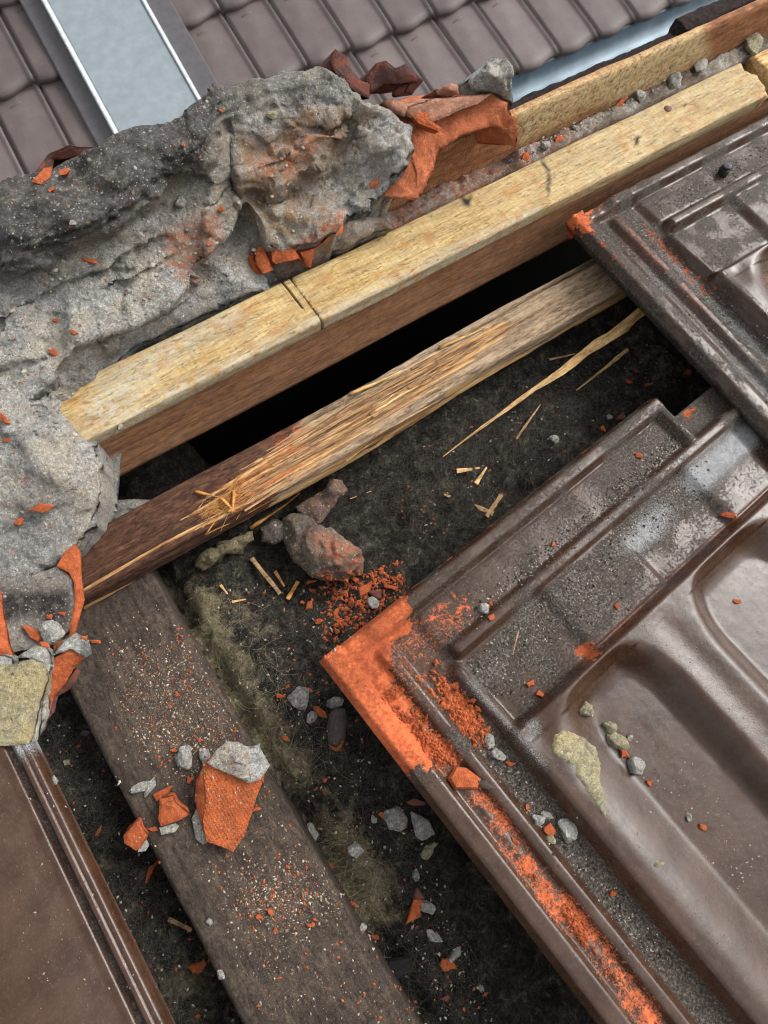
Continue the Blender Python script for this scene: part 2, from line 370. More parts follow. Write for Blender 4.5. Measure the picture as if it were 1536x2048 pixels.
def raf_extra(g, c):
    c = g.mix(g.mr(g.noise(4.0, 9, 0.85), 0.48, 0.40, 0, 0.8), c, (0.015, 0.012, 0.010)); c = g.mix(g.mr(g.noise(4.6, 9, 0.85), 0.54, 0.63, 0, 0.55), c, (0.13, 0.10, 0.075))
    gr = g.m('MULTIPLY', g.mr(g.noise(15, 6, 0.8), 0.56, 0.66), g.mr(g.m('ADD', g.attr('grit'), g.m('MULTIPLY', g.m('SUBTRACT', g.noise(1.6, 6, 0.7), 0.5), 0.9)), 0.1, 0.8))
    return g.mix(gr, c, g.ramp(g.noise(24, 3, 0.6), [(0.35, (0.34, 0.12, 0.06)), (0.5, (0.42, 0.34, 0.26)), (0.7, (0.55, 0.5, 0.42))]))
M_rafter = mat_wood('old_rafter', [(0.3, (0.024, 0.017, 0.013)), (0.5, (0.052, 0.038, 0.028)), (0.72, (0.095, 0.072, 0.053))], grain=(1, 0.22, 1), blot=(0.028, 0.021, 0.019), blotamt=0.7, extra=raf_extra, bumpd=0.22)
M_splinter = mat_wood('fresh_splinter', [(0.3, (0.25, 0.13, 0.05)), (0.5, (0.50, 0.31, 0.13)), (0.7, (0.64, 0.46, 0.23))], grain=(0.2, 2, 2), bumpd=0.1)
M_splinter_o = mat_wood('fresh_splinter_orange', [(0.3, (0.22, 0.085, 0.025)), (0.5, (0.46, 0.20, 0.055)), (0.7, (0.58, 0.31, 0.11))], grain=(0.2, 2, 2), bumpd=0.1)
M_splinter_g = mat_wood('grey_splinter', [(0.3, (0.14, 0.075, 0.038)), (0.5, (0.33, 0.195, 0.098)), (0.7, (0.46, 0.31, 0.175))], grain=(0.2, 2, 2), bumpd=0.1)

M_splinter_b = mat_wood('brown_splinter', [(0.3, (0.06, 0.032, 0.018)), (0.5, (0.17, 0.092, 0.048)), (0.7, (0.28, 0.165, 0.085))], grain=(0.2, 2, 2), bumpd=0.1)

def mat_wool():
    g = G('sooty_glass_wool')
    y = g.attr('olive'); dst = g.attr('dust')
    n1 = g.noise(0.9, 8, 0.7, dist=0.6); n2 = g.noise(2.6, 10, 0.78, dist=1.0); n3 = g.noise(9, 6, 0.75)
    c = g.ramp(g.m('ADD', g.m('MULTIPLY', n2, 0.6), g.m('MULTIPLY', n1, 0.4)), [(0.36, (0.008, 0.0075, 0.0068)), (0.46, (0.021, 0.019, 0.0165)), (0.54, (0.058, 0.052, 0.042)), (0.64, (0.16, 0.143, 0.11))])
    oc = g.ramp(n2, [(0.34, (0.07, 0.058, 0.036)), (0.5, (0.215, 0.18, 0.105)), (0.66, (0.40, 0.35, 0.215))])
    c = g.mix(g.mr(g.m('ADD', y, g.m('MULTIPLY', g.m('SUBTRACT', n1, 0.5), 2.0)), 0.18, 0.62), c, oc)
    c = g.mix(g.m('MULTIPLY', g.mr(g.m('ADD', dst, g.m('MULTIPLY', g.m('SUBTRACT', n1, 0.5), 0.9)), 0.3, 0.9, 0, 0.7), g.mr(n3, 0.45, 0.7)), c, (0.16, 0.135, 0.105))
    h = g.m('ADD', g.m('MULTIPLY', n2, 0.7), g.m('MULTIPLY', n3, 0.3))
    return g.done(c, 0.95, g.bump(h, 1.0, 0.9), 0.1)
M_wool = mat_wool()
def flat(name, c, rough=0.8, spec=0.3, metal=0.0, var=0.3, scale=3, bumpd=0.1, bs=0.5):
    g = G(name); n = g.noise(scale, 7, 0.65); n2 = g.noise(scale * 6, 4, 0.6)
    cc = g.mix(g.mr(n, 0.3, 0.7), tuple(x * (1 - var) for x in c), tuple(min(1, x * (1 + var)) for x in c))
    return g.done(cc, g.mr(n, 0.3, 0.7, rough * 0.85, min(1, rough * 1.1)), g.bump(g.m('ADD', n, n2), bs, bumpd), spec, Metallic=metal)
M_fibre = flat('wool_fibre', (0.075, 0.068, 0.057), 0.7, 0.3)
M_fibre_y = flat('wool_fibre_olive', (0.30, 0.27, 0.18), 0.7, 0.3)
M_foam = flat('yellow_wool', (0.27, 0.26, 0.14), 0.9, 0.1, var=0.6, scale=1.6, bumpd=0.8, bs=1)
M_sootrock = mat_mortar('mortar_sooty', (0.20, 0.175, 0.155), (0.06, 0.05, 0.045), warm=(0.23, 0.17, 0.13))
M_crust = flat('dark_crust', (0.050, 0.036, 0.034), 0.95, 0.1, var=0.6, scale=2.5, bumpd=0.8, bs=1)
M_black = flat('black_rubber', (0.018, 0.017, 0.019), 0.5, 0.4, var=0.4, scale=3, bumpd=0.3, bs=0.8)
M_rust = flat('rusty_nail', (0.13, 0.07, 0.055), 0.7, 0.4, 0.3, var=0.5, scale=4)
M_zinc = flat('zinc_sheet', (0.225, 0.262, 0.285), 0.42, 0.5, 0.35, var=0.12, scale=0.25, bumpd=0.2, bs=0.15)
M_zincd = flat('zinc_gutter', (0.13, 0.17, 0.20), 0.45, 0.5, 0.5, var=0.2, scale=0.15, bumpd=0.1, bs=0.02)
M_dark = flat('attic_dark', (0.012, 0.011, 0.010), 0.95, 0.05)
def mat_fartile():
    g = G('brown_concrete_tile'); n = g.noise(0.12, 6, 0.6); n2 = g.noise(1.6, 6, 0.7)
    oi = g.nt.nodes.new('ShaderNodeObjectInfo'); r = g.mr(oi.outputs['Random'], 0, 1, 0.8, 1.2)
    c = g.mix(g.mr(n, 0.3, 0.7), (0.075, 0.057, 0.054), (0.108, 0.086, 0.082)); c = g.mix(g.mr(n2, 0.62, 0.75, 0, 0.5), c, (0.26, 0.24, 0.23))
    c = g.mix(1.0, c, r, 'MULTIPLY')
    return g.done(c, 0.6, g.bump(n2, 0.4, 0.3), 0.35)
M_far = mat_fartile()

# ------------------------------------------------------------------ mesh builders
def resample(poly, step):
    out = []
    n = len(poly)
    for i in range(n):
        a = np.array(poly[i][:2], float); b = np.array(poly[(i + 1) % n][:2], float)
        k = max(1, int(round(np.linalg.norm(b - a) / step)))
        for j in range(k): out.append(a + (b - a) * j / k)
    return np.array(out)
def facets(P, size, seed):
    """broken faces: every cell of a scattered point set gets its own tilt"""
    g = np.random.default_rng(seed); lo, hi = P.min(0) - size, P.max(0) + size; n = int(np.prod(np.maximum(hi - lo, size)) / size ** 3) + 8; n = min(n, 900)
    C_ = g.uniform(lo, hi, (n, 3)); T = g.normal(size=(n, 3)); out = np.zeros(len(P)); Pw = P + 0.25 * size * np.stack([fbm(P, 1.2 / size, 3, seed + k) for k in range(3)], -1)
    for i in range(0, len(P), 4000):
        d = ((Pw[i:i + 4000, None] - C_[None]) ** 2).sum(-1); k = d.argmin(1); out[i:i + 4000] = ((Pw[i:i + 4000] - C_[k]) * T[k]).sum(1)
    return out / size
def shard_mesh(outline, interior=(), res=8, ext=(0, 0, -3), taper=0.9, amp=0.15, nscale=1.2, edge=0.2, edger=10,
               rough=2.0, seed=0, zmod=None, wall=3, wamp=None, reg=1e-3, octv=4, ridged=0.0, facet=None):
    ctrl = list(outline) + list(interior)
    zf = tps([c[:2] for c in ctrl], [c[2] for c in ctrl], reg)
    B = resample(outline, res)
    q = np.c_[B / 28.0, np.full(len(B), seed * 3.1)]
    B = B + rough * np.c_[fbm(q, 1, 3, seed + 5), fbm(q, 1, 3, seed + 55)] * 2
    x0, y0 = B.min(0); x1, y1 = B.max(0)
    gx, gy = np.meshgrid(np.arange(x0, x1, res), np.arange(y0, y1, res * 0.866))
    gx = gx + (np.arange(gx.shape[0]) % 2)[:, None] * res * 0.5
    gx = gx.ravel() + rng.uniform(-.15, .15, gx.size) * res; gy = gy.ravel() + rng.uniform(-.15, .15, gy.size) * res
    ok = inpoly(gx, gy, B); gx, gy = gx[ok], gy[ok]
    if len(gx):
        ok = segdist(gx, gy, B) > res * 0.5; gx, gy = gx[ok], gy[ok]
    pts = np.concatenate([B, np.c_[gx, gy]]); nb = len(B)
    r = delaunay_2d_cdt([Vector(p) for p in pts], [], [list(range(nb))], 1, 1e-4)
    pv = np.array([tuple(v) for v in r[0]]); F = [list(f) for f in r[2]]
    org = r[3]; inv = {}
    for i, o in enumerate(org):
        for k in o: inv[k] = i
    ring = [inv[i] for i in range(nb) if i in inv]
    ring = [v for i, v in enumerate(ring) if v != ring[i - 1]]
    px, py = pv[:, 0], pv[:, 1]
    z = zf(px, py)
    if zmod is not None: z = z + zmod(px, py)
    P = at(px, py, z)
    Fa = np.array(F)
    def vnormals(P):
        n = np.cross(P[Fa[:, 1]] - P[Fa[:, 0]], P[Fa[:, 2]] - P[Fa[:, 0]])
        N = np.zeros_like(P)
        for k in range(3): np.add.at(N, Fa[:, k], n)
        N /= np.linalg.norm(N, axis=1)[:, None] + 1e-12
        return N
    N = vnormals(P); tocam = CAM - P
    flip = np.sum(N * tocam) < 0
    if flip: N = -N; F = [f[::-1] for f in F]
    dn = fbm(P, nscale, octv, seed)
    if ridged: dn = dn * (1 - ridged) + ridged * fbm(P, nscale * 0.8, octv, seed + 9, ridged=True)
    if facet:
        fm = facet[2](px, py) if len(facet) > 2 else 1.0
        dn = dn + np.clip(facets(P, facet[0], seed + 70), -1.5, 1.5) * facet[1] * fm / max(amp, 1e-6)
    d = segdist(px, py, B)
    u = np.clip(d / edger, 0, 1)
    dn = dn * (0.3 + 0.7 * u)
    P = P + N * (amp * dn)[:, None] - N * (edge * (1 - np.sqrt(np.clip(1 - (1 - u) ** 2, 0, 1))))[:, None]
    V = [P]; A = [np.c_[px, py]]; n0 = len(P); ring0 = ring; cen = P[ring].mean(0)
    ext = np.array(ext, float); wamp = amp * 1.2 if wamp is None else wamp
    base = P[ring]; bs_ = base.copy()
    for _ in range(6): bs_ = (bs_ + np.roll(bs_, 1, 0) + np.roll(bs_, -1, 0)) / 3
    for k in range(1, wall + 1):
        t = k / wall; base = bs_ if k > 1 else (P[ring] + bs_) / 2
        R_ = base + ext * t; cc = cen + ext * t
        R_ = cc + (R_ - cc) * (1 - (1 - taper) * t)
        if k < wall or True:
            w = wamp * (1.0 if k < wall else 0.6)
            R_ = R_ + w * np.c_[fbm(R_, 1.3, 3, seed + 21), fbm(R_, 1.3, 3, seed + 31), 0.5 * fbm(R_, 1.3, 3, seed + 41)]
        V.append(R_); A.append(np.c_[px[ring], py[ring]])
        idx = list(range(n0, n0 + len(ring))); m_ = len(ring)
        for i in range(m_):
            j = (i + 1) % m_
            f = [ring0[i], idx[i], idx[j], ring0[j]]
            F.append(f)
        ring0 = idx; n0 += m_
    V.append(V[-1].mean(0)[None]); A.append(A[-1].mean(0)[None])
    m_ = len(ring0)
    for i in range(m_): F.append([ring0[i], n0, ring0[(i + 1) % m_]])
    V = np.concatenate(V); A = np.concatenate(A)
    top = np.zeros(len(V)); top[:len(P)] = 1
    return V, F, A[:, 0], A[:, 1], top
def shard(name, mat, outline, parent=None, hit=True, attrs=None, smooth=True, org=None, **kw):
    V, F, px, py, top = shard_mesh(outline, **kw)
    at_ = attrs(px, py, top) if attrs else None
    return mk(name, V, F, mat, parent, at_, smooth, hit, org)

def loft(secs, caps=True):
    secs = np.asarray(secs); n, m_ = secs.shape[:2]
    V = secs.reshape(-1, 3); F = []
    for i in range(n - 1):
        for j in range(m_):
            k = (j + 1) % m_
            F.append([i * m_ + j, i * m_ + k, (i + 1) * m_ + k, (i + 1) * m_ + j])
    if caps:
        c0, c1 = len(V), len(V) + 1
        V = np.concatenate([V, secs[0].mean(0)[None], secs[-1].mean(0)[None]])
        for j in range(m_):
            k = (j + 1) % m_
            F.append([c0, k, j]); F.append([c1, (n - 1) * m_ + j, (n - 1) * m_ + k])
    return V, F
def rect_ring(w0, w1, h0, h1, nw, nh, r=0.12):
    """rectangle outline (across, up), many points, softened corners"""
    p = []
    for i in range(nw): p.append((w0 + (w1 - w0) * i / nw, h1))
    for i in range(nh): p.append((w1, h1 + (h0 - h1) * i / nh))
    for i in range(nw): p.append((w1 + (w0 - w1) * i / nw, h0))
    for i in range(nh): p.append((w0, h0 + (h1 - h0) * i / nh))
    p = np.array(p, float)
    for c in ((w0, h1), (w1, h1), (w1, h0), (w0, h0)):
        k = np.where((np.abs(p - c) < 1e-9).all(1))[0]
        cen = np.array([(w0 + w1) / 2, (h0 + h1) / 2]); p[k] += np.sign(cen - p[k]) * r * 0.5
    return p
def plank(u0, u1, w0, w1, h0, h1, du=0.4, nw=16, nh=8, amp=0.06, axis='x', seed=0, warp=0.1, mod=None, grain=0.08, nsc=1.5):
    us = np.arange(u0, u1 + du * 0.5, du); ring = rect_ring(w0, w1, h0, h1, nw, nh)
    U, W = np.meshgrid(us, ring[:, 0], indexing='ij'); Hh = np.broadcast_to(ring[:, 1], U.shape).copy()
    W = W.copy()
    Q = np.stack([U * grain, W, Hh], -1)
    n1 = fbm(Q, nsc, 4, seed); n2 = fbm(Q, nsc, 4, seed + 77)
    cw, ch = (w0 + w1) / 2, (h0 + h1) / 2
    sw = np.sign(W - cw) * (np.abs(W - cw) > (w1 - w0) / 2 - 0.3); sh = np.sign(Hh - ch) * (np.abs(Hh - ch) > (h1 - h0) / 2 - 0.3)
    W += sw * amp * n1 + warp * vnoise(np.stack([U * 0.06, U * 0, U * 0 + seed], -1), seed + 3)
    Hh += sh * amp * n2 + warp * 0.6 * vnoise(np.stack([U * 0.07, U * 0 + 5, U * 0 + seed], -1), seed + 4)
    P = np.stack([U, W, Hh], -1) if axis == 'x' else np.stack([W, U, Hh], -1)
    if mod is not None: P = mod(P, U, W, Hh)
    return loft(P)
_ico = {}
def ico(sub):
    if sub not in _ico:
        b = bmesh.new(); bmesh.ops.create_icosphere(b, subdivisions=sub, radius=1)
        _ico[sub] = (np.array([v.co[:] for v in b.verts]), [[v.index for v in f.verts] for f in b.faces]); b.free()
    return _ico[sub]
def rock_mesh(c, r, seed=0, sub=3, amp=0.18, cuts=7, depth=0.72):
    V, F = ico(sub); V = V.copy(); g = np.random.default_rng(seed + 1000)
    for _ in range(cuts):
        n = g.normal(size=3); n /= np.linalg.norm(n); dd = g.uniform(depth * 0.8, min(1, depth * 1.2))
        e = V @ n - dd; V = V - np.outer(np.clip(e, 0, None), n)
    V = V * (1 + amp * fbm(V, 1.6, 3, seed)[:, None] + amp * 0.6 * fbm(V, 5, 3, seed + 3)[:, None])
    a = g.uniform(0, 6.28); R2 = np.array([[math.cos(a), -math.sin(a), 0], [math.sin(a), math.cos(a), 0], [0, 0, 1]])
    return V * np.asarray(r) @ R2.T + np.asarray(c), F
def stick_mesh(p0, p1, w0, w1, th, n=10, seed=0, bend=0.1, tip=True):
    """a splinter: tapering four-sided sliver from p0 to p1 with an uneven edge"""
    p0, p1 = np.asarray(p0, float), np.asarray(p1, float); d = p1 - p0; L = np.linalg.norm(d); d /= L
    up = np.array([0, 0, 1.0]); up -= d * (up @ d); up /= np.linalg.norm(up); sd = np.cross(up, d)
    secs = []
    for i in range(n + 1):
        t = i / n; w = (w0 + (w1 - w0) * t) * 0.5
        q = np.array([[t * L * 0.8, seed, 0.0]])
        w *= 1 + 0.35 * float(fbm(q, 1.5, 2, seed)[0]); h = th * (0.3 + 0.7 * w * 2 / max(w0, w1))
        c = p0 + d * L * t + (sd * float(vnoise(q * 0.35, seed + 2)[0]) + up * 0.5 * float(vnoise(q * 0.35, seed + 4)[0])) * bend
        e = 0.6 * w * float(vnoise(q * 2, seed + 6)[0])
        secs.append([c - sd * w + up * h * 0.1, c + sd * e + up * h * 0.55, c + sd * w, c - up * h * 0.45])
    return loft(secs)
def join(parts):
    V, F, b = [], [], 0
    for v, f in parts:
        V.append(v); F.extend([[i + b for i in q] for q in f]); b += len(v)
    return np.concatenate(V), F

# ------------------------------------------------------------------ the far roof, its zinc panel and gutter
def rot3(a, b, c):
    return np.array(Matrix.Rotation(a, 3, 'X') @ Matrix.Rotation(b, 3, 'Y') @ Matrix.Rotation(c, 3, 'Z'))
QB = rot3(math.radians(9.36), math.radians(-6.06), math.radians(-4.08)); KB = 220.0
def far(u, v, h):                             # point of the far roof: u along its courses, v up-slope, h above the tiles
    return CAM + QB @ np.array([u, v, -KB + h])
kf = KB / 96.0
TW, TL = 8.15 * kf, 15.9 * kf
froot = empty('far_roof', far(47.7 * kf, 66.5 * kf, 0)); tag(froot, 'blurred brown tiled roof rising beyond the broken ridge', 'roof')
FM = Matrix([[QB[i][j] for j in range(3)] for i in range(3)]).to_4x4()
def far_tile_mesh():
    nx, ny = 25, 12; V = []
    for j in range(ny + 1):
        t = j / ny
        for i in range(nx + 1):
            s = i / nx
            wv = 0.28 * math.cos((s - 0.35) * 2 * math.pi) + 0.9 * math.exp(-((s - 0.96) / 0.03) ** 2) - 2.2 * math.exp(-((s - 0.02) / 0.03) ** 2)
            z = wv + 0.4 + (1 - t) * 3.0
            if t < 0.12: z -= (0.12 - t) * 6
            lip = -1.1 * math.cos((s - 0.35) * 2 * math.pi) * (1 - t)
            V.append((s * TW * 0.995, t * (TL + 3.5) - 1.2 + lip, z))
    n0 = len(V)
    F = [[j * (nx + 1) + i, j * (nx + 1) + i + 1, (j + 1) * (nx + 1) + i + 1, (j + 1) * (nx + 1) + i] for j in range(ny) for i in range(nx)]
    for i in range(nx + 1): V.append((V[i][0], V[i][1] + 0.4, V[i][2] - 2.2))
    F += [[i, n0 + i, n0 + i + 1, i + 1] for i in range(nx)]
    # raised dash near the head of the tile
    b = len(V); cx, cy = TW * 0.42, TL * 0.83
    for (x, y, z) in ((-2.4, -.5, 0), (2.4, .5, 0), (2.6, 1.1, 0), (-2.2, .1, 0), (-1.8, -.2, .5), (1.8, .5, .5), (2, .8, .5), (-1.6, .1, .5)): V.append((cx + x, cy + y, 1.2 + z))
    F += [[b + 4, b + 5, b + 6, b + 7], [b, b + 1, b + 5, b + 4], [b + 1, b + 2, b + 6, b + 5], [b + 2, b + 3, b + 7, b + 6], [b + 3, b, b + 4, b + 7]]
    me = bpy.data.meshes.new('roof_tile'); me.from_pydata((np.array(V) * S).tolist(), [], F)
    me.polygons.foreach_set('use_smooth', [True] * len(F)); me.materials.append(M_far); me.update(); return me
ftm = far_tile_mesh()
for r in range(0, 5):
    for c in range(-9, 13):
        u = 47.7 * kf + c * TW; v = (66.6 + r * 15.6) * kf
        if c in (-4, -5) or (r == 0 and c < -2): continue
        o = bpy.data.objects.new('roof_tile', ftm); col.objects.link(o); o.parent = froot
        P = far(u, v, rng.uniform(-.3, .3)) - ORIG[froot.name]
        o.matrix_local = Matrix.Translation(Vector(P * S)) @ FM @ Matrix.Rotation(rng.normal() * 0.006, 4, 'Z')
# underlay beneath the tiles
q = [far(-40 * kf, 67.5 * kf, -3), far(150 * kf, 67.5 * kf, -3), far(150 * kf, 150 * kf, -3), far(-40 * kf, 150 * kf, -3)]
mk('underlay', q, [[0, 1, 2, 3]], M_dark, froot)
# zinc panel (a flat clad strip running up the far roof) with bright folded edges
zroot = empty('zinc_panel', far(14 * kf, 86 * kf, 0)); tag(zroot, 'pale blue grey zinc panel running up the far brown roof', 'metal panel')
def fbox(name, u0, u1, v0, v1, h0, h1, mat, parent, bev=0.6):
    P = []
    for (h, e) in ((h0, 0), (h1 - bev, 0), (h1, bev)):
        for (u, v) in ((u0 + e, v0 + e), (u1 - e, v0 + e), (u1 - e, v1 - e), (u0 + e, v1 - e)): P.append(far(u, v, h))
    F = [[0, 3, 2, 1], [8, 9, 10, 11]]
    for k in (0, 4):
        for i in range(4): j = (i + 1) % 4; F.append([k + i, k + j, k + 4 + j, k + 4 + i])
    return mk(name, P, F, mat, parent, smooth=False)
HZ = 9.0; kz = (KB - HZ) / 96
M_zinc_edge = flat('bright_folded_zinc', (0.62, 0.64, 0.64), 0.35, 0.5, 0.4, var=0.2, scale=0.5)
fbox('sheet', 6.6 * kz, 20.6 * kz, 60 * kz, 140 * kz, 1.0, HZ - 0.5, M_zinc, zroot)
fbox('folded_edge', 5.9 * kz, 6.6 * kz, 60 * kz, 140 * kz, 1.0, HZ + 0.3, M_zinc_edge, zroot, 0.3)
fbox('folded_edge', 20.6 * kz, 21.2 * kz, 60 * kz, 140 * kz, 1.0, HZ + 0.3, M_zinc_edge, zroot, 0.3)
M_zside = flat('dull_flashing', (0.075, 0.07, 0.075), 0.5, 0.4, 0.2, var=0.2, scale=0.4)
fbox('flashing', 2.6 * kf, 6.6 * kf, 66 * kf, 140 * kf, 0.8, 4.9, M_zside, zroot, 0.4)
fbox('flashing', 20.4 * kf, 24.4 * kf, 66 * kf, 140 * kf, 0.8, 4.9, M_zside, zroot, 0.4)
# gutter: half round trough with a rolled front bead
sec = []
r0, r1 = 7.0, 6.4
for k in range(17):
    a = math.pi * (1 + k / 16); sec.append((r0 * math.cos(a), r0 * math.sin(a)))
for k in range(17):
    a = math.pi * (2 - k / 16); sec.append((r1 * math.cos(a), r1 * math.sin(a)))
gu = np.linspace(-40 * kf, 160 * kf, 40)
vg = 66.2 * kf - 5.0
secs = [[far(u, vg + a, -0.5 + b) for a, b in sec] for u in gu]
V, F = loft(secs)
groot = empty('gutter', far(100 * kf, vg, -8)); tag(groot, 'blue grey zinc gutter below the far roof tiles', 'gutter')
mk('trough', V, F, M_zincd, groot)
secs = [[far(u, vg - r0 - 0.1 + 0.9 * math.cos(a), -0.2 + 0.9 * math.sin(a)) for a in np.linspace(0, 2 * math.pi, 13)[:-1]] for u in gu]
V, F = loft(secs); mk('rolled_bead', V, F, M_zinc, groot)

# ------------------------------------------------------------------ insulation between the rafters
def wool_z(x, y):
    P = np.stack([x, y, np.zeros_like(x)], -1)
    z = -3.0 + 1.5 * fbm(P, 0.17, 4, 11) + 1.3 * np.abs(fbm(P, 0.30, 3, 16)) - 0.3 + 0.55 * fbm(P, 0.55, 5, 12, 0.6) + 0.16 * np.abs(fbm(P, 2.4, 3, 13))
    z += (0.9 + 0.7 * fbm(P, 0.4, 3, 17)) * np.exp(-((x + 15.2) / 2.6) ** 2) * sstep(6, 2, y)
    z += 1.2 * np.exp(-(((x - 24) / 12) ** 2 + ((y - 0) / 5) ** 2))
    z -= 1.2 * np.exp(-((x + 17.6) / 0.7) ** 2)
    z -= (36 - 30 * sstep(-4, -13, x + 3 * fbm(P, 0.3, 3, 15))) * sstep(8.9, 10.8, y + 0.3 * fbm(P, 0.5, 3, 14))
    z -= 1.0 * sstep(-4, -30, y)
    return z
xs = np.arange(-75, 80.1, 0.42); ys = np.arange(-62, 34, 0.42)
GX, GY = np.meshgrid(xs, ys); GZ = wool_z(GX, GY); WZ = GZ
V = np.stack([GX, GY, GZ], -1).reshape(-1, 3); nx = len(xs)
F = [[j * nx + i, j * nx + i + 1, (j + 1) * nx + i + 1, (j + 1) * nx + i] for j in range(len(ys) - 1) for i in range(nx - 1)]
pp = proj(V)
olive = np.zeros(len(V))
for poly, r, a in (([(365, 1190), (420, 1180), (560, 1480), (620, 1560), (560, 1560), (450, 1380)], 75, 0.95), ([(640, 1650), (690, 1650), (760, 1740), (770, 1830), (720, 1850), (680, 1760)], 60, 1.2),
                   ([(430, 1900), (330, 1850), (300, 2048), (480, 2048)], 60, 0.30), ([(600, 1500), (700, 1600), (640, 1640)], 40, 0.3), ([(1200, 640), (1360, 640), (1400, 760), (1250, 760)], 50, 0.25), ([(480, 1150), (560, 1300), (470, 1280)], 40, 0.3)):
    olive = np.maximum(olive, a * softpoly(pp[:, 0], pp[:, 1], poly, r))
dust = 0.35 * softpoly(pp[:, 0], pp[:, 1], [(380, 1150), (760, 1150), (760, 1260), (650, 1330), (760, 1560), (700, 1900), (900, 2048), (620, 1700), (400, 1250)], 60)
dust = np.maximum(dust, 0.3 * softpoly(pp[:, 0], pp[:, 1], [(1060, 800), (1300, 620), (1420, 760), (1200, 850)], 60))
wool = mk('insulation_quilt', V, F, M_wool, None, {'olive': olive, 'dust': dust}, True, True, org=(0, 0, -6))
tag(wool, 'soot blackened glass wool insulation lying between the rafters', 'insulation')

# ------------------------------------------------------------------ roof timbers
def grit_mask(P):
    p = proj(P); g = np.zeros(len(P))
    for poly, r, a in (([(250, 1320), (380, 1290), (500, 1470), (380, 1560), (260, 1480)], 60, 1.0), ([(480, 1740), (620, 1720), (680, 1800), (560, 1870), (470, 1830)], 50, 1.0), ([(300, 1600), (560, 1600), (780, 2048), (520, 2048)], 80, 0.45)):
        g = np.maximum(g, a * softpoly(p[:, 0], p[:, 1], poly, r))
    return g
def raf_mod(P, U, W, H):
    e = np.abs(W - (-22.6)) > 4.2
    P[..., 2] -= (0.25 + 0.3 * (W > -22)) * e * (P[..., 2] > -1) * (0.5 + 0.5 * vnoise(np.stack([U * 0.4, W, H * 0], -1), 5))
    return P
V, F = plank(-62, 12.6, -27.0, -18.0, -9, 0, 0.5, 24, 10, 0.10, 'y', 3, 0.12, raf_mod)
o = mk('rafter', V, F, M_rafter, None, {'grit': grit_mask(V)}, True, True, org=(-22.5, -10, -9)); tag(o, 'dark weathered rafter strewn with grit between the tiles', 'rafter')
# ridge beam (brown, planed) and the sawn batten on it
V, F = plank(-45, 66, 14.25, 17.9, -0.3, 6.55, 0.5, 10, 16, 0.07, 'x', 8, 0.12)
o = mk('ridge_beam', V, F, M_beam, None, None, True, True, org=(10, 16, -0.3)); tag(o, 'brown planed beam under the yellow sawn batten', 'beam')
def yel_mod(P, U, W, H):
    end = U > 54.0
    P[..., 0] += end * (0.5 * fbm(np.stack([U * 0, W * 2, H * 2], -1), 1, 3, 31) + 0.35 * np.sin(W * 1.7))
    # a saw kerf on the top, left of the middle
    k = np.exp(-((U - 1.95 - (18.3 - W) * 0.02) / 0.055) ** 2) * (W > 15.4) * (H > 7.4)
    P[..., 2] -= 0.9 * k
    return P
us = np.concatenate([np.arange(-45, 1.4, 0.4), np.arange(1.4, 2.6, 0.025), np.arange(2.6, 55.2, 0.4)])
def plank2(us, w0, w1, h0, h1, nw, nh, amp, seed, warp, mod, grain=0.08):
    ring = rect_ring(w0, w1, h0, h1, nw, nh)
    U, W = np.meshgrid(us, ring[:, 0], indexing='ij'); W = W.copy(); Hh = np.broadcast_to(ring[:, 1], U.shape).copy()
    Q = np.stack([U * grain, W, Hh], -1); n1 = fbm(Q, 1.5, 4, seed); n2 = fbm(Q, 1.5, 4, seed + 77)
    cw, ch = (w0 + w1) / 2, (h0 + h1) / 2
    sw = np.sign(W - cw) * (np.abs(W - cw) > (w1 - w0) / 2 - 0.3); sh = np.sign(Hh - ch) * (np.abs(Hh - ch) > (h1 - h0) / 2 - 0.3)
    W0, H0 = W.copy(), Hh.copy()
    W += sw * amp * n1 + warp * vnoise(np.stack([U * 0.06, U * 0, U * 0 + seed], -1), seed + 3)
    Hh += sh * amp * n2
    return loft(mod(np.stack([U, W, Hh], -1), U, W0, H0))
V, F = plank2(us, 13.6, 18.3, 6.62, 8.0, 20, 8, 0.09, 15, 0.06, yel_mod)
pp = proj(V); mould = np.zeros(len(V)); wob = 5 * fbm(V, 2.5, 3, 40)
for poly, r in (([(1078, 300), (1084, 330), (1094, 345), (1092, 395), (1098, 395), (1100, 340), (1088, 325), (1083, 300)], 5), ([(920, 392), (935, 398), (945, 388), (938, 415), (925, 410)], 6), ([(1270, 272), (1282, 270), (1278, 285), (1270, 295)], 5), ([(1362, 208), (1372, 206), (1370, 216)], 4)):
    mould = np.maximum(mould, softpoly(pp[:, 0] + wob, pp[:, 1] + wob, poly, r))
# cement smears: along the front arris and beside the mortar
dfront = V[:, 1] - 13.6
cement = np.clip(1.0 - dfront / 1.3, 0, 1) * (V[:, 0] < 25) * 0.9
cement = np.maximum(cement, 0.9 * softpoly(pp[:, 0], pp[:, 1], [(150, 870), (200, 740), (470, 610), (500, 640), (330, 740), (240, 850)], 30))
cement = np.maximum(cement, 0.45 * sstep(6, 40, V[:, 0]))
o = mk('sawn_batten', V, F, M_yellow, None, {'mould': mould, 'cement': cement}, True, True, org=(20, 16, 6.6))
tag(o, 'yellow rough sawn batten on the ridge beam with a kerf and rusty nail', 'batten')
nl, _ = drop(1336, 218)
nv, nf = rock_mesh(nl + np.array([0, 0, 0.02]), (0.42, 0.42, 0.14), 3, 2, 0.06, 6, 0.85); mk('nail_head', nv, nf, M_rust, o)
V, F = plank2(np.arange(56.4, 82, 0.5), 13.9, 18.2, 6.3, 8.3, 14, 8, 0.08, 16, 0.06, lambda P, U, W, H: P)
o = mk('sawn_batten', V, F, M_splinter, None, None, True, True); tag(o, 'short stretch of fresh orange batten past the dark gap, top right corner', 'batten')
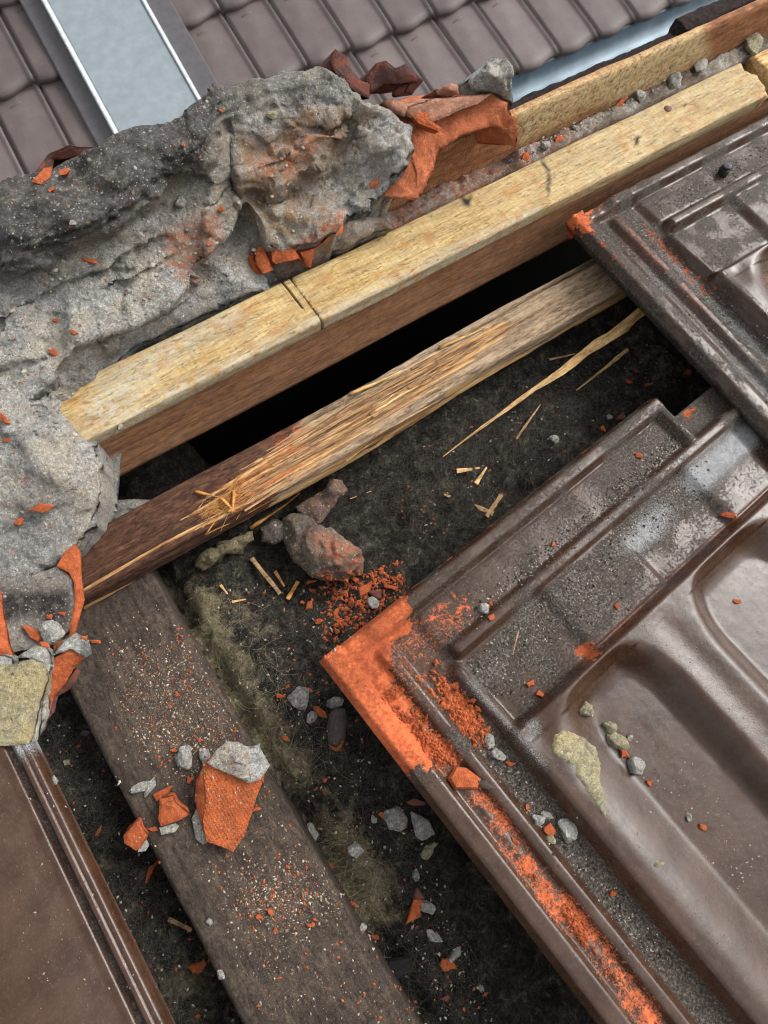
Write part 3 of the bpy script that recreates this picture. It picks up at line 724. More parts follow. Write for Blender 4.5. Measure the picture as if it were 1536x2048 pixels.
# rubble packed into the groove behind the batten
def rub_mod(P, U, W, H):
    q = np.stack([U, W, H], -1); P[..., 2] += (H > 6) * (0.55 * fbm(q, 0.5, 4, 46) + 0.35 * fbm(q, 1.8, 3, 47)); return P
V, F = plank2(np.arange(12, 70, 0.2), 18.42, 19.92, 4, 8.2, 10, 8, 0.05, 48, 0.0, rub_mod)
p_ = proj(V); n_ = fbm(V, 0.35, 4, 49)
o = mk('groove_rubble', V, F, M_mortar, None, {'dark': np.clip(0.35 + n_, 0, 1), 'ochre': np.clip(0.6 + n_, 0, 1), 'clay': np.clip(1.0 * sstep(1250, 1050, p_[:, 0]) + 0.6 * n_, 0, 1)}, True, True); tag(o, 'crumbled mortar packed in the groove behind the yellow batten', 'mortar')
# tall sawn board behind, facing us
def back_mod(P, U, W, H):
    P[..., 2] = np.where(U < 15, np.minimum(P[..., 2], 8.6 + 0.3 * np.sin(U)), P[..., 2])
    P[..., 2] += (H > 11) * 0.12 * fbm(np.stack([U, W, H * 0], -1), 0.6, 4, 50)
    return P
V, F = plank2(np.arange(2, 82, 0.45), 20.0, 20.8, 0, 12.1, 4, 26, 0.06, 17, 0.06, back_mod)
pp = proj(V)
cem = 0.95 * softpoly(pp[:, 0], pp[:, 1], [(1030, 220), (1405, 50), (1420, 110), (1280, 190), (1180, 215), (1040, 290)], 22)
o = mk('ridge_board', V, F, M_back, None, {'cement': cem}, True, True, org=(20, 21, 0)); tag(o, 'tall orange brown sawn board behind the yellow batten, stained pale above', 'board')
# dark crust along the far side of the board
def crust_mod(P, U, W, H):
    P[..., 2] += 0.22 * fbm(np.stack([U, W, H], -1), 0.7, 5, 61); P[..., 1] += 0.3 * fbm(np.stack([U, W, H], -1), 0.6, 4, 62)
    return P
V, F = plank2(np.arange(18, 47.5, 0.3), 21.1, 22.5, 4, 10.85, 10, 18, 0.2, 18, 0.2, crust_mod)
o = mk('bitumen_crust', V, F, M_crust, None, None, True, True); tag(o, 'rough dark brown crust along the back of the orange board', 'crust')
V, F = plank2(np.arange(48, 82, 0.3), 21.1, 22.9, 4, 11.5, 10, 18, 0.2, 19, 0.3, crust_mod)
o = mk('mortar_crust', V, F, M_crust, None, None, True, True); tag(o, 'dark mortar block behind the board at the top right edge', 'mortar')
# unseen dark panel added behind the ridge to keep light out of the cavity
V, F = plank(-75, 82, 24.0, 24.8, -45, 4.0, 6, 2, 2, 0, 'x', 1, 0)
o = mk('cavity_light_block', V, F, M_dark, None, None, True, False); tag(o, kind='structure')

# ------------------------------------------------------------------ splintered tile batten
def tornmask(px, py):
    return np.maximum(softpoly(px, py, [(365, 1040), (470, 950), (590, 865), (760, 770), (900, 690), (1000, 640), (1040, 650), (930, 740), (760, 850), (560, 980), (470, 1030)], 28),
                      0.9 * softpoly(px, py, [(540, 1010), (760, 860), (1000, 740), (1240, 590), (1250, 625), (1000, 790), (700, 930), (500, 1050)], 16))
def bat_mod(P, U, W, H):
    Q = P.reshape(-1, 3); p = proj(Q); t = tornmask(p[:, 0], p[:, 1]).reshape(U.shape)
    G_ = np.stack([U * 0.10, W * 1.6, H * 1.6], -1)
    rid = fbm(G_, 1.4, 5, 71, 0.6, True); fine = fbm(np.stack([U * 0.3, W * 5, H * 5], -1), 1, 3, 72)
    topm = (H > 1.2)
    P[..., 2] += topm * (t * (-0.35 + 0.55 * rid + 0.12 * fine) + (1 - t) * 0.05 * fine)
    P[..., 1] += (W > 9.4) * t * (-0.55 + 0.5 * fbm(np.stack([U * 0.7, U * 0, H * 1.2], -1), 1, 4, 73)) + (W < 6) * (-0.35 * np.exp(-((U + 1) / 12) ** 2) + 0.16 * rid)
    # long checks opened along the grain
    for (y0, x0, x1, dpt, k) in ((9.35, 16, 34, 0.8, 0.012), (7.1, -24, 3, 0.35, 0.028), (6.35, -24, 4, 0.35, 0.02), (8.0, -6, 12, 0.5, 0.0)):
        yy = y0 + k * (U - x0) * (1 if k else 0)
        P[..., 2] -= topm * dpt * np.exp(-((W - yy) / 0.10) ** 2) * band(U, x0, x1, 1.5)
    return P
V, F = plank2(np.arange(-26.5, 36, 0.16), 5.55, 9.95, 0.02, 2.45, 46, 16, 0.08, 20, 0.12, bat_mod)
pp = proj(V); t = tornmask(pp[:, 0], pp[:, 1])
# two pale scars running along the dark end
def scar(pts, r): return np.exp(-(segdist(pp[:, 0], pp[:, 1], pts, False) / r) ** 2)
sc = np.maximum(scar([(170, 1180), (330, 1085), (480, 1015)], 4), scar([(170, 1215), (330, 1135), (440, 1070), (600, 985)], 3.5))
sc = np.maximum(sc, scar([(160, 1238), (330, 1150), (520, 1045), (600, 1000)], 7) * 0.8)
sc = np.maximum(sc, scar([(1250, 590), (1100, 690), (900, 790)], 12) * 0.9)
dark = sstep(640, 520, pp[:, 0] + 0.35 * (pp[:, 1] - 900)) * 1.0
clay = np.maximum(softpoly(pp[:, 0], pp[:, 1], [(550, 880), (600, 850), (620, 900), (560, 930)], 18), 0.6 * softpoly(pp[:, 0], pp[:, 1], [(440, 980), (640, 880), (640, 930), (500, 1020)], 25))
o = mk('tile_batten', V, F, M_batten, None, {'torn': np.clip(np.maximum(t * 0.85, sc), 0, 1), 'dark': dark, 'clay': clay}, True, True, org=(4, 7.7, 0))
tag(o, 'splintered tile batten, dark at its left end and torn open in the middle', 'batten')
BAT = o
g = np.random.default_rng(5)
for nm, mt, num, wmin, wmax, lmin, lmax in (('torn_fibres', M_splinter, 45, .05, .16, 1.5, 9), ('torn_fibres', M_splinter_g, 110, .05, .32, 2, 12), ('torn_fibres', M_splinter_b, 70, .05, .26, 2, 10)):
    parts = []
    for k in range(num):
        a = 0.26 + 0.74 * g.random(); px = 400 + (1010 - 400) * a + g.normal() * 10; py = 1000 - (1000 - 655) * a + g.normal() * 34
        if tornmask(np.array([px]), np.array([py]))[0] < 0.5: continue
        h, n = drop(px, py)
        if h is None or h[2] < 1.4: continue
        L = g.uniform(lmin, lmax); w = g.uniform(wmin, wmax); an = g.normal() * 0.03; d = np.array([math.cos(an), math.sin(an), 0])
        parts.append(stick_mesh(h - d * L / 2 - [0, 0, w * .15], h + d * L / 2 + [0, 0, abs(g.normal()) * 0.10], w, w * 0.2, w * 0.5, 8, k + num, 0.12))
    V, F = join(parts); tag(mk(nm, V, F, mt, BAT, None, False), kind='stuff')
parts = []
for k in range(120):
    t = g.normal() * 0.5; px = 455 + t * 50 + g.normal() * 14; py = 1000 - t * 28 + g.normal() * 12
    h, n = drop(px, py)
    if h is None or h[2] < 1.0: continue
    L = g.uniform(0.8, 2.6); w = g.uniform(0.05, 0.2); an = g.normal() * 0.28; d = np.array([math.cos(an), math.sin(an), 0.1 + abs(g.normal()) * 0.25])
    parts.append(stick_mesh(h - d * L * 0.4, h + d * L * 0.6, w, w * 0.1, w * 0.6, 6, 500 + k, 0.25))
V, F = join(parts); tag(mk('splinter_tuft', V, F, M_splinter_o, BAT), kind='stuff')
for k, (a, b, w) in enumerate((((392, 985), (440, 1000), .35), ((440, 1000), (468, 1030), .4), ((455, 1025), (500, 1008), .35), ((470, 985), (466, 1030), .45), ((380, 1032), (470, 1000), .25), ((410, 1070), (470, 1045), .3), ((500, 1058), (600, 990), .4), ((700, 790), (800, 745), .5), ((880, 700), (980, 655), .45), ((740, 830), (860, 765), .4))):
    h0, _ = drop(*a); h1, _ = drop(*b)
    if h0 is None or h1 is None: continue
    v, f = stick_mesh(h0 + [0, 0, .12], h1 + [0, 0, .3], w, w * 0.2, w * 0.6, 8, 900 + k, 0.2); mk('splinter', v, f, M_splinter_o if k < 7 else M_splinter, BAT)

# ------------------------------------------------------------------ interlocking clay tiles
def tile_h(s, t):
    """height of the pressed tile above its lowest channel; s across from the left edge, t down from the head"""
    ls = band(s, 0.15, 1.75, 0.28)
    h = 0.95 * ls                                                      # outer side rim
    h = np.maximum(h, 0.30)
    h = np.where((s > 1.7) & (s < 3.3), 0.25 + 0.1 * band(s, 2.3, 2.7, 0.2), h)
    h = np.where(s < 0.9, np.minimum(h, 0.95 * sstep(-0.3, 0.35, s) + 0.05), h)
    h = np.maximum(h, 0.80 * band(s, 3.35, 4.45, 0.25) * sstep(1.5, 2.4, t))   # side rib
    h = np.where(s > 4.7, 0.12 + 0.0 * s, h)                             # inner side channel
    # inside of the tile head
    ch1 = band(t, 1.6, 4.7, 0.2) * sstep(6.75, 7.5, s) * (1 - sstep(33.2, 33.6, s))
    h = h + (0.55 - h) * np.where(s > 5.5, ch1, 0)
    h = np.maximum(h, 1.15 * band(t, 4.75, 5.95, 0.28) * sstep(7.2, 7.9, s))   # cross rib
    # low pockets between cross rib and the body
    pk = band(t, 5.9, 11.75, 0.18) * sstep(7.3, 7.7, s)
    steps = 0.08 + 0.55 * (sstep(15.2, 16.0, s) - sstep(23.2, 23.9, s) + sstep(31.2, 32.0, s)) + 0.1 * sstep(8, 15, s)
    h = np.where((s > 7.2) & (t > 5.9), np.maximum(h * (1 - pk), steps * pk + h * (1 - pk) * 0.999), h)
    # dividing wall left of the pockets
    h = np.maximum(h, 0.95 * band(s, 6.55 + 0.25 * sstep(8, 11, t), 7.55 + 0.15 * sstep(8, 11, t), 0.32) * sstep(5.6, 6.6, t))
    # body: raised field with two scooped waves
    body = sstep(6.2, 7.3, s) * sstep(11.55, 11.95, t)
    tt = np.clip((t - 12.3) / 5.0, 0, 1); head = np.sqrt(np.clip(1 - (1 - tt) ** 2, 0, 1))
    def trough(c, wl, wr, d):
        u = np.where(s < c, (c - s) / wl, (s - c) / wr); u = u / (0.45 + 0.55 * head + 1e-6)
        return d * head * (0.5 + 0.5 * np.cos(np.pi * np.clip(u, 0, 1)))
    hs_ = 0.45 + 0.55 * head
    def scoop(l0, l1, r0, r1, d):                              # gentle left flank, flat floor, steep right wall; rounded head
        c = (l1 + r0) / 2; q = c + (s - c) / hs_
        return d * head * sstep(l0, l1, q) * (1 - sstep(r0, r1, q))
    b = 1.7 - scoop(7.9, 13.6, 16.4, 19.3, 2.2) - scoop(22.2, 25.4, 30.5, 35.5, 2.2) - 0.15 * np.exp(-((s - 20.7) / 1.0) ** 2) * head
    b = b + 0.35 * head * np.exp(-((s - 15.2) / 0.9) ** 2) * sstep(13, 17, t)
    b = b - 0.35 * np.exp(-(((s - 8.6) / 1.3) ** 2 + ((t - 12.7) / 1.1) ** 2))
    h = h * (1 - body) + b * body
    h = h - 0.30 * np.exp(-((t - 11.65) / 0.13) ** 2) * sstep(14, 15, s)       # thin joint line above the body
    # head rim with lower corner and the return on the right
    rim = band(t, 0.12, 1.5, 0.26) * (1 - sstep(34.5, 34.8, s))
    hr = (0.92 + 0.42 * sstep(3.4, 4.4, s)) * sstep(-0.25, 0.4, s)
    h = np.maximum(h, rim * hr)
    h = np.maximum(h, 1.3 * band(s, 33.55, 34.6, 0.25) * (1 - sstep(4.7, 5.2, t)) * sstep(-0.2, 0.4, t))
    h = np.where((s > 34.7) & (t < 4.6), np.minimum(h, 0.25), h)
    # falls away towards the overlapped edge
    h = h * (1 - 0.85 * sstep(37.0, 38.5, s) * (t > 6.2))
    return h
def make_tile(name, org, ang, z0, tmax, smax, attrf, tilt=0.0):
    ss = np.unique(np.r_[np.arange(0, 9, 0.11), np.arange(9, smax + 0.01, 0.16)]); tsr = np.unique(np.r_[np.arange(0, 13, 0.11), np.arange(13, 36, 0.2), np.arange(36, tmax + .01, 0.4)])
    Sg, Tg = np.meshgrid(ss, tsr)
    H = tile_h(Sg, Tg)
    # soften the moulded corners (3 passes)
    for _ in range(3):
        K = H.copy(); K[1:-1, 1:-1] = (H[1:-1, 1:-1] * 4 + H[:-2, 1:-1] + H[2:, 1:-1] + H[1:-1, :-2] + H[1:-1, 2:]) / 8; H = K
    a = attrf(Sg, Tg)
    Q = np.stack([Sg, Tg, Sg * 0 + z0], -1)
    H = H + 0.03 * fbm(Q, 0.5, 3, 90) + 0.008 * fbm(Q, 4, 3, 91)
    H = H - 0.10 * sstep(0.4, 0.7, a['clay']) * (0.6 + fbm(Q, 2.2, 3, 92))      # glaze and skin spalled off
    c, si = math.cos(ang), math.sin(ang)
    def place(s, t, h):
        return np.stack([org[0] + s * c + t * si, org[1] + s * si - t * c, z0 + h + tilt * t], -1)
    edge_j = 0.06 * fbm(np.stack([Sg * 0, Tg, Tg * 0], -1), 1.2, 4, 93)
    V = place(Sg + (Sg < 0.01) * edge_j, Tg + (Tg < 0.01) * 0.06 * fbm(np.stack([Sg, Tg * 0, Tg * 0 + 4], -1), 1.2, 4, 94), H).reshape(-1, 3)
    nx, ny = len(ss), len(tsr); F = []
    for j in range(ny - 1):
        for i in range(nx - 1):
            if ss[i] > 34.75 and tsr[j] < 2.4: continue
            F.append([j * nx + i, (j + 1) * nx + i, (j + 1) * nx + i + 1, j * nx + i + 1])
    A = {k: v.ravel() for k, v in a.items()}
    # side walls: left edge in three shallow ledges, head edge, and the rest plain
    cut = int(np.searchsorted(ss, 34.75)); jc = int(np.searchsorted(tsr, 2.4)); step_i = cut if ss[cut] > 34.75 else cut + 1
    loop = [j * nx for j in range(ny - 1, -1, -1)] + list(range(1, step_i + 1)) + [j * nx + step_i for j in range(1, jc + 1)] + [jc * nx + i for i in range(step_i + 1, nx)] + [j * nx + nx - 1 for j in range(jc + 1, ny)] + [(ny - 1) * nx + i for i in range(nx - 2, 0, -1)]
    prev = loop; n0 = len(V); VV = [V]; base = V[loop]; lx = Sg.ravel()[loop]; lt = Tg.ravel()[loop]
    top = base[:, 2].copy()
    for k, (dz, ins) in enumerate(((0.12, -0.05), (0.45, 0.0), (0.5, 0.16), (0.85, 0.2), (0.9, 0.38), (1.5, 0.5), (1.9, 1.0))):
        left = (lx < 0.05).astype(float); up = (lt < 0.05) * 1.0
        P = place(lx + left * ins, lt + up * ins, 0 * lx)
        P[:, 2] = np.maximum(top - dz, z0 - 0.95 + tilt * lt - 0.02 * k); VV.append(P)
        cur = list(range(n0, n0 + len(loop))); m_ = len(loop)
        for i in range(m_): j = (i + 1) % m_; F.append([prev[i], prev[j], cur[j], cur[i]])
        prev = cur; n0 += m_
        for q in A: A[q] = np.r_[A[q], A[q][loop]] if q != 'dirt' else np.r_[A[q], np.clip(A[q][loop] + 0.25, 0, 1)]
    F.append(prev[::-1])
    V = np.concatenate(VV)
    return mk(name, V, F, M_tile, None, A, True, True, org=(org[0], org[1], z0 - 1))
def N2(s, t, sc, seed, o=4): return fbm(np.stack([s, t, s * 0], -1), sc, o, seed)
def attr_A(s, t):
    n = N2(s, t, 0.5, 201, 5); n2 = N2(s, t, 1.5, 202, 5)
    clay = np.zeros_like(s)
    corner = (s < 7.2 + n) & (t < 1.9)
    clay = np.maximum(clay, sstep(8.6, 5.4, s + 2.0 * n) * sstep(2.7, 1.6, t + 0.9 * n2))
    clay = np.maximum(clay, sstep(2.7, 1.5, s + 0.8 * n2) * sstep(11.2, 7.6, t + 2.0 * n))
    clay = np.maximum(clay, sstep(4.6, 3.0, s) * sstep(3.9, 2.2, t + n2))
    clay = np.maximum(clay, 0.55 * band(s, 1.7, 3.4, 0.3) * sstep(13, 8, t))                     # rubbed clay in the side groove
    clay = np.maximum(clay, 0.62 * band(s, 2.0, 3.3, 0.4) * sstep(5, 8, t) * (0.55 + 0.5 * n))
    clay = np.maximum(clay, 0.7 * band(s, 4.7, 6.3, 0.4) * band(t, 7.2, 10.5, 1.0))
    clay = np.maximum(clay, 0.75 * np.exp(-(((s - 15.2) / 0.9) ** 2 + ((t - 11.3) / 1.0) ** 2)))
    clay = np.maximum(clay, 0.7 * np.exp(-(((s - 36.5) / 1.0) ** 2 + ((t - 2.9) / 0.5) ** 2)))
    clay = np.clip(clay * 1.6, 0, 1) * (s < 7.5) * (t < 12) * ((s < 2.6) | (t < 4)) + clay * ~((s < 7.5) & (t < 12) & ((s < 2.6) | (t < 4)))
    clay = np.maximum(clay, 0.55 * sstep(0.2, 0.0, t) * sstep(0.0, 0.3, n2))
    clay = np.maximum(clay, 0.46 * band(t, 1.9, 4.6, 0.4) * sstep(7.2, 8.2, s) * sstep(15, 9, s))
    dirt = np.maximum(0.62 * band(t, 3.5, 4.75, 0.5) * (s > 7) * (0.65 + 0.5 * n), 0.52 * band(t, 1.8, 4.7, 0.3) * sstep(20, 26, s) * (s < 34))
    dirt = np.maximum(dirt, (0.80 - 0.05 * (t - 6)) * band(t, 6.0, 11.6, 0.4) * (s > 7.4) * (0.8 + 0.5 * n))
    dirt = np.maximum(dirt, 0.62 * band(s, 4.6, 6.6, 0.25) * sstep(6, 10, t))
    dirt = np.maximum(dirt, 0.40 + 0.30 * n)* (t < 11.9) + dirt * (t >= 11.9)
    dirt = np.maximum(dirt, 0.55 * (s > 34.8) * (t < 4.7))
    dirt = np.maximum(dirt, (t > 11.9) * (s > 7.5) * np.clip(0.12 + 0.5 * n2 * n + 0.16 * np.exp(-((s - 14.0) / 1.4) ** 2), 0, 0.36))
    dirt = np.maximum(dirt, 0.55 * np.exp(-(((s - 9.5) / 2.0) ** 2 + ((t - 11.3) / 0.9) ** 2)))
    lime = 0.95 * np.exp(-((t - 7.4) / 1.4) ** 2) * band(s, 31, 40, 1.2) + 0.80 * np.exp(-((t - 7.8) / 1.6) ** 2) * band(s, 22.5, 29, 1.4) * (0.7 + 0.6 * n)
    lime = np.maximum(lime, 0.45 * np.exp(-(((s - 7.2) / 0.7) ** 2)) * band(t, 7, 15, 1.0)); lime = np.maximum(lime, 0.5 * np.exp(-(((s - 8.3) / 1.0) ** 2 + ((t - 12.4) / 1.0) ** 2)))
    lime = np.maximum(lime, 0.35 * np.exp(-((s - 4.4) / 0.3) ** 2) * band(t, 6, 14, 1))
    lime = np.maximum(lime, 0.35 * np.exp(-((t - 5.3) / 0.5) ** 2) * band(s, 20, 28, 2))
    rust = 0.6 * np.exp(-((s - 6.0) / 0.6) ** 2) * sstep(16, 22, t) + 0.5 * np.exp(-((t - 11.6) / 0.3) ** 2) * (s > 14)
    powder = band(s, 1.6, 3.5, 0.5) * sstep(3, 7, t) * (0.60 - 0.012 * (t - 7).clip(0) + 0.7 * n); powder = np.maximum(powder, 0.6 * band(s, 4.7, 6.4, 0.5) * band(t, 6.5, 11.5, 1.5)); powder = np.maximum(powder, 0.34 * band(s, 0, 7, 0.5) * sstep(13, 5, t)); powder = np.maximum(powder, 0.40 * band(t, 1.8, 4.6, 0.4) * sstep(14, 8, s))
    return {'powder': np.clip(powder, 0, 1), 'clay': np.clip(clay, 0, 1), 'dirt': np.clip(dirt, 0, 1), 'lime': np.clip(lime, 0, 1), 'rust': np.clip(rust, 0, 1)}
def attr_B(s, t):
    n = N2(s, t, 0.6, 211, 5); n2 = N2(s, t, 1.6, 212, 5)
    clay = 0.50 * sstep(8, 1, s) * sstep(3.0, 0.2, t) + 0.46 * np.exp(-((s - 0.6) / 0.6) ** 2) * sstep(16, 2, t)
    clay = np.maximum(clay, 0.50 * np.exp(-((s - 6.0) / 0.9) ** 2) * band(t, 3, 14, 2)); clay = np.maximum(clay, 0.40 * np.exp(-((t - 0.4) / 0.5) ** 2) * sstep(14, 6, s))
    dirt = 0.42 + 0.35 * n; dirt = np.maximum(dirt, 0.68 * band(t, 2.2, 4.7, 0.4) * (s > 7.5) * (0.8 + 0.5 * n))
    dirt = np.maximum(dirt, (0.50 + 0.45 * n) * band(t, 6.0, 11.5, 0.4) * (s > 7.5)); dirt = np.maximum(dirt, 0.58 * band(s, 4.8, 6.6, 0.3)); dirt = np.where((t > 11.9) & (s > 7.6), 0.15, dirt)
    lime = 0.55 * np.exp(-((s - 2.8) / 1.3) ** 2) * sstep(2, 9, t) * (0.75 + 0.5 * n); lime = np.maximum(lime, 0.5 * np.exp(-((s - 5.6) / 0.8) ** 2) * band(t, 6, 24, 2)); lime = np.maximum(lime, 0.5 * np.exp(-(((s - 8) / 1.2) ** 2 + ((t - 8) / 1.6) ** 2)))
    rust = 0.7 * np.exp(-((s - 4.0) / 0.7) ** 2) * band(t, 2, 14, 2) + 0.6 * np.exp(-((s - 12) / 2.0) ** 2) * (t > 14)
    return {'clay': np.clip(clay, 0, 1), 'dirt': np.clip(dirt, 0, 1), 'lime': np.clip(lime, 0, 1), 'rust': np.clip(rust, 0, 1)}
A0 = at(640, 1320, 5.0); ANG = math.radians(4.9)
TA = make_tile('roof_tile', A0, ANG, 4.05, 56, 42, attr_A); tag(TA, 'brown glazed roof tile with orange broken corner, front right', 'roof tile')
B0 = at(1140, 432, 6.3)
TB = make_tile('roof_tile', B0, 0.0, 5.35, 56, 46, attr_B); tag(TB, 'dusty brown roof tile overlapping the front one, upper right edge', 'roof tile')
def tile_pt(s, t, h=0.0):
    return np.array([A0[0] + s * math.cos(ANG) + t * math.sin(ANG), A0[1] + s * math.sin(ANG) - t * math.cos(ANG), 4.05 + h])
# left tile: smooth plain flank with a rounded bead and groove at its edge
xs = -28.95 - np.r_[np.arange(0, 3, 0.07), np.arange(3, 40, 0.4)]; ys = np.arange(-1.0, -62, -0.3)
GX, GY = np.meshgrid(xs, ys); dd = -28.95 - GX
H = 5.0 + 0.30 * band(dd, 0.12, 0.95, 0.12) - 0.10 * band(dd, 0.45, 0.6, 0.06) - 0.42 * np.exp(-((dd - 1.28) / 0.16) ** 2) + 0.25 * sstep(1.3, 7.0, dd) + 0.8 * np.sin(np.clip((dd - 2) / 12, 0, 1) * math.pi) - 0.8 * sstep(12.5, 13.6, dd)
Q = np.stack([GX, GY, GX * 0], -1); H = H + 0.03 * fbm(Q, 0.6, 3, 97) + 0.012 * fbm(Q, 3, 3, 98); H -= 0.35 * (dd < 0.04)
V = np.stack([GX, GY, H], -1).reshape(-1, 3); nx, ny = len(xs), len(ys)
F = [[j * nx + i, j * nx + i + 1, (j + 1) * nx + i + 1, (j + 1) * nx + i] for j in range(ny - 1) for i in range(nx - 1)]
lp = list(range(nx)) + [j * nx + nx - 1 for j in range(1, ny)] + [(ny - 1) * nx + i for i in range(nx - 2, -1, -1)] + [j * nx for j in range(ny - 2, 0, -1)]
b = len(V); lo = V[lp].copy(); lo[:, 2] = 3.3; lo[:, 0] -= 0.25 * (lo[:, 0] > -29); V = np.concatenate([V, lo]); n_ = len(lp)
F += [[lp[i], b + i, b + (i + 1) % n_, lp[(i + 1) % n_]] for i in range(n_)] + [list(range(b, b + n_))]
dd = -28.95 - V[:, 0]; nn = fbm(V, 1.2, 4, 99)
o = mk('roof_tile', V, F, M_tile, None, {'clay': 0.20 * np.exp(-((dd - 0.2) / 0.35) ** 2), 'dirt': np.clip(0.12 + 0.25 * nn + 0.5 * np.exp(-((dd - 1.28) / 0.2) ** 2), 0, 1), 'lime': np.clip(0.6 * sstep(-4, -2, V[:, 1]) * (dd < 1.2), 0, 1), 'rust': 0.06 * np.exp(-((dd - 0.5) / 0.5) ** 2)}, True, True, org=(-45, -25, 3.3))
tag(o, 'smooth brown roof tile with grooved edge, bottom left', 'roof tile')

# ------------------------------------------------------------------ broken mortar bedding on the ridge
LED1 = [(-220, 700), (-60, 600), (0, 560), (90, 530), (190, 490), (290, 430), (360, 365), (430, 320), (455, 250), (560, 215), (700, 180), (760, 150)]   # foot of the dark upper roll
LED2 = [(60, 800), (105, 765), (140, 702), (200, 660), (330, 622), (375, 575), (410, 520), (455, 470), (490, 400), (545, 410), (600, 470)]                      # edge of the upper coat over the lower
def side(px, py, line):
    """signed px distance: positive on the upper side of the line"""
    d = segdist(px, py, line, False); x = np.array([p[0] for p in line]); y = np.array([p[1] for p in line])
    return np.where(py < np.interp(px, x, y), d, -d)
def mort_zmod(px, py):
    q = np.stack([px / 45, py / 45, px * 0], -1); w = 14 * fbm(q, 1, 4, 301)
    z = (1.0 * sstep(-8, 16, side(px, py, LED1) + w) + 0.5 * sstep(20, 34, side(px, py, LED1) + 1.3 * w)) * (1 - 0.8 * sstep(420, 500, px))
    for off, hh, sd in ((-95, .35, 1), (-55, .45, 2), (38, .4, 3), (70, .35, 4)):
        ww = 26 * fbm(q, 0.7, 4, 320 + sd); amt = np.clip(0.55 + 1.6 * fbm(q, 0.5, 2, 330 + sd), 0, 1); z = z + (1 - 0.8 * sstep(400, 480, px)) * hh * amt * (sstep(-2, 2, side(px, py, LED1) - off + ww) - 0.5)
    d2 = side(px, py, LED2) + 0.6 * w
    low = sstep(2, -5, d2) * softpoly(px, py, [(60, 800), (105, 765), (140, 702), (330, 622), (410, 520), (490, 400), (550, 560), (540, 620), (200, 780), (175, 880), (90, 800)], 6)
    z = z - 1.1 * low
    # joint between the left bed and the right bed
    z = z - 0.35 * np.exp(-(segdist(px + 0.6 * w, py, [(455, 250), (455, 330), (475, 390), (520, 450), (540, 540)], False) / 5) ** 2)
    z = z + 0.7 * softpoly(px + w, py + w, [(470, 395), (520, 410), (690, 425), (690, 470), (540, 530)], 14) 
    z = z - 0.35 * softpoly(px + w, py + w, [(560, 400), (700, 330), (800, 300), (740, 385), (690, 420)], 10)
    z = z + 0.8 * softpoly(px + w, py + w, [(470, 340), (560, 300), (700, 255), (640, 330), (560, 390), (480, 390)], 8)
    # fold in the lower coat and the sag towards the eaves
    z = z + 0.5 * np.exp(-(segdist(px + w, py, [(0, 800), (60, 920), (110, 960)], False) / 22) ** 2) - 0.4 * np.exp(-(segdist(px + w, py, [(20, 1070), (120, 1020)], False) / 20) ** 2)
    z = z + 0.35 * fbm(q, 0.9, 3, 305) + 0.10 * np.abs(fbm(q, 2.2, 4, 306, 0.6)) + 0.05 * fbm(q, 6.0, 3, 307, 0.6)
    return z
MO = [(-220, 470, 14.0), (-60, 390, 15), (0, 352, 15.6), (40, 345, 15.8), (110, 335, 16), (160, 300, 16.4), (215, 268, 16.6), (300, 240, 16.8), (345, 236, 16.8), (380, 205, 17), (430, 175, 17.3), (500, 150, 17.6), (580, 132, 17.8), (650, 130, 17.8), (695, 152, 17.4), (735, 200, 16.8), (790, 215, 16), (822, 270, 15), (826, 300, 14.6), (800, 335, 13.8), (745, 385, 12.2), (738, 415, 11.4), (700, 425, 11), (690, 445, 10.8), (650, 482, 10.3), (600, 500, 9.9), (540, 492, 9.8), (527, 520, 9.4), (538, 570, 8.9), (470, 605, 8.5), (400, 640, 8.4), (300, 690, 8.4), (215, 742, 8.4), (205, 780, 8.4), (165, 815, 8.4), (172, 862, 8.6), (205, 930, 8.2), (208, 965, 7.9), (190, 1010, 7.5), (182, 1050, 7.2), (150, 1095, 6.8), (115, 1130, 6.5), (60, 1165, 6.3), (0, 1195, 6.2), (-120, 1230, 6.0), (-220, 1200, 6.4)]
MI = [(100, 420, 16.2), (250, 340, 16.8), (400, 270, 17.0), (550, 190, 17.7), (680, 200, 16.9), (100, 600, 13.2), (300, 480, 13.8), (420, 400, 13.8), (560, 340, 13.9), (680, 290, 14.3), (640, 240, 15.9), (560, 260, 15.8), (620, 420, 11.6), (200, 700, 11.0), (350, 580, 11.2), (450, 520, 11.0), (480, 560, 9.8), (60, 850, 10.0), (140, 800, 9.6), (120, 950, 9.2), (60, 1050, 8.0), (-100, 700, 13.0), (-100, 1000, 9.0)]
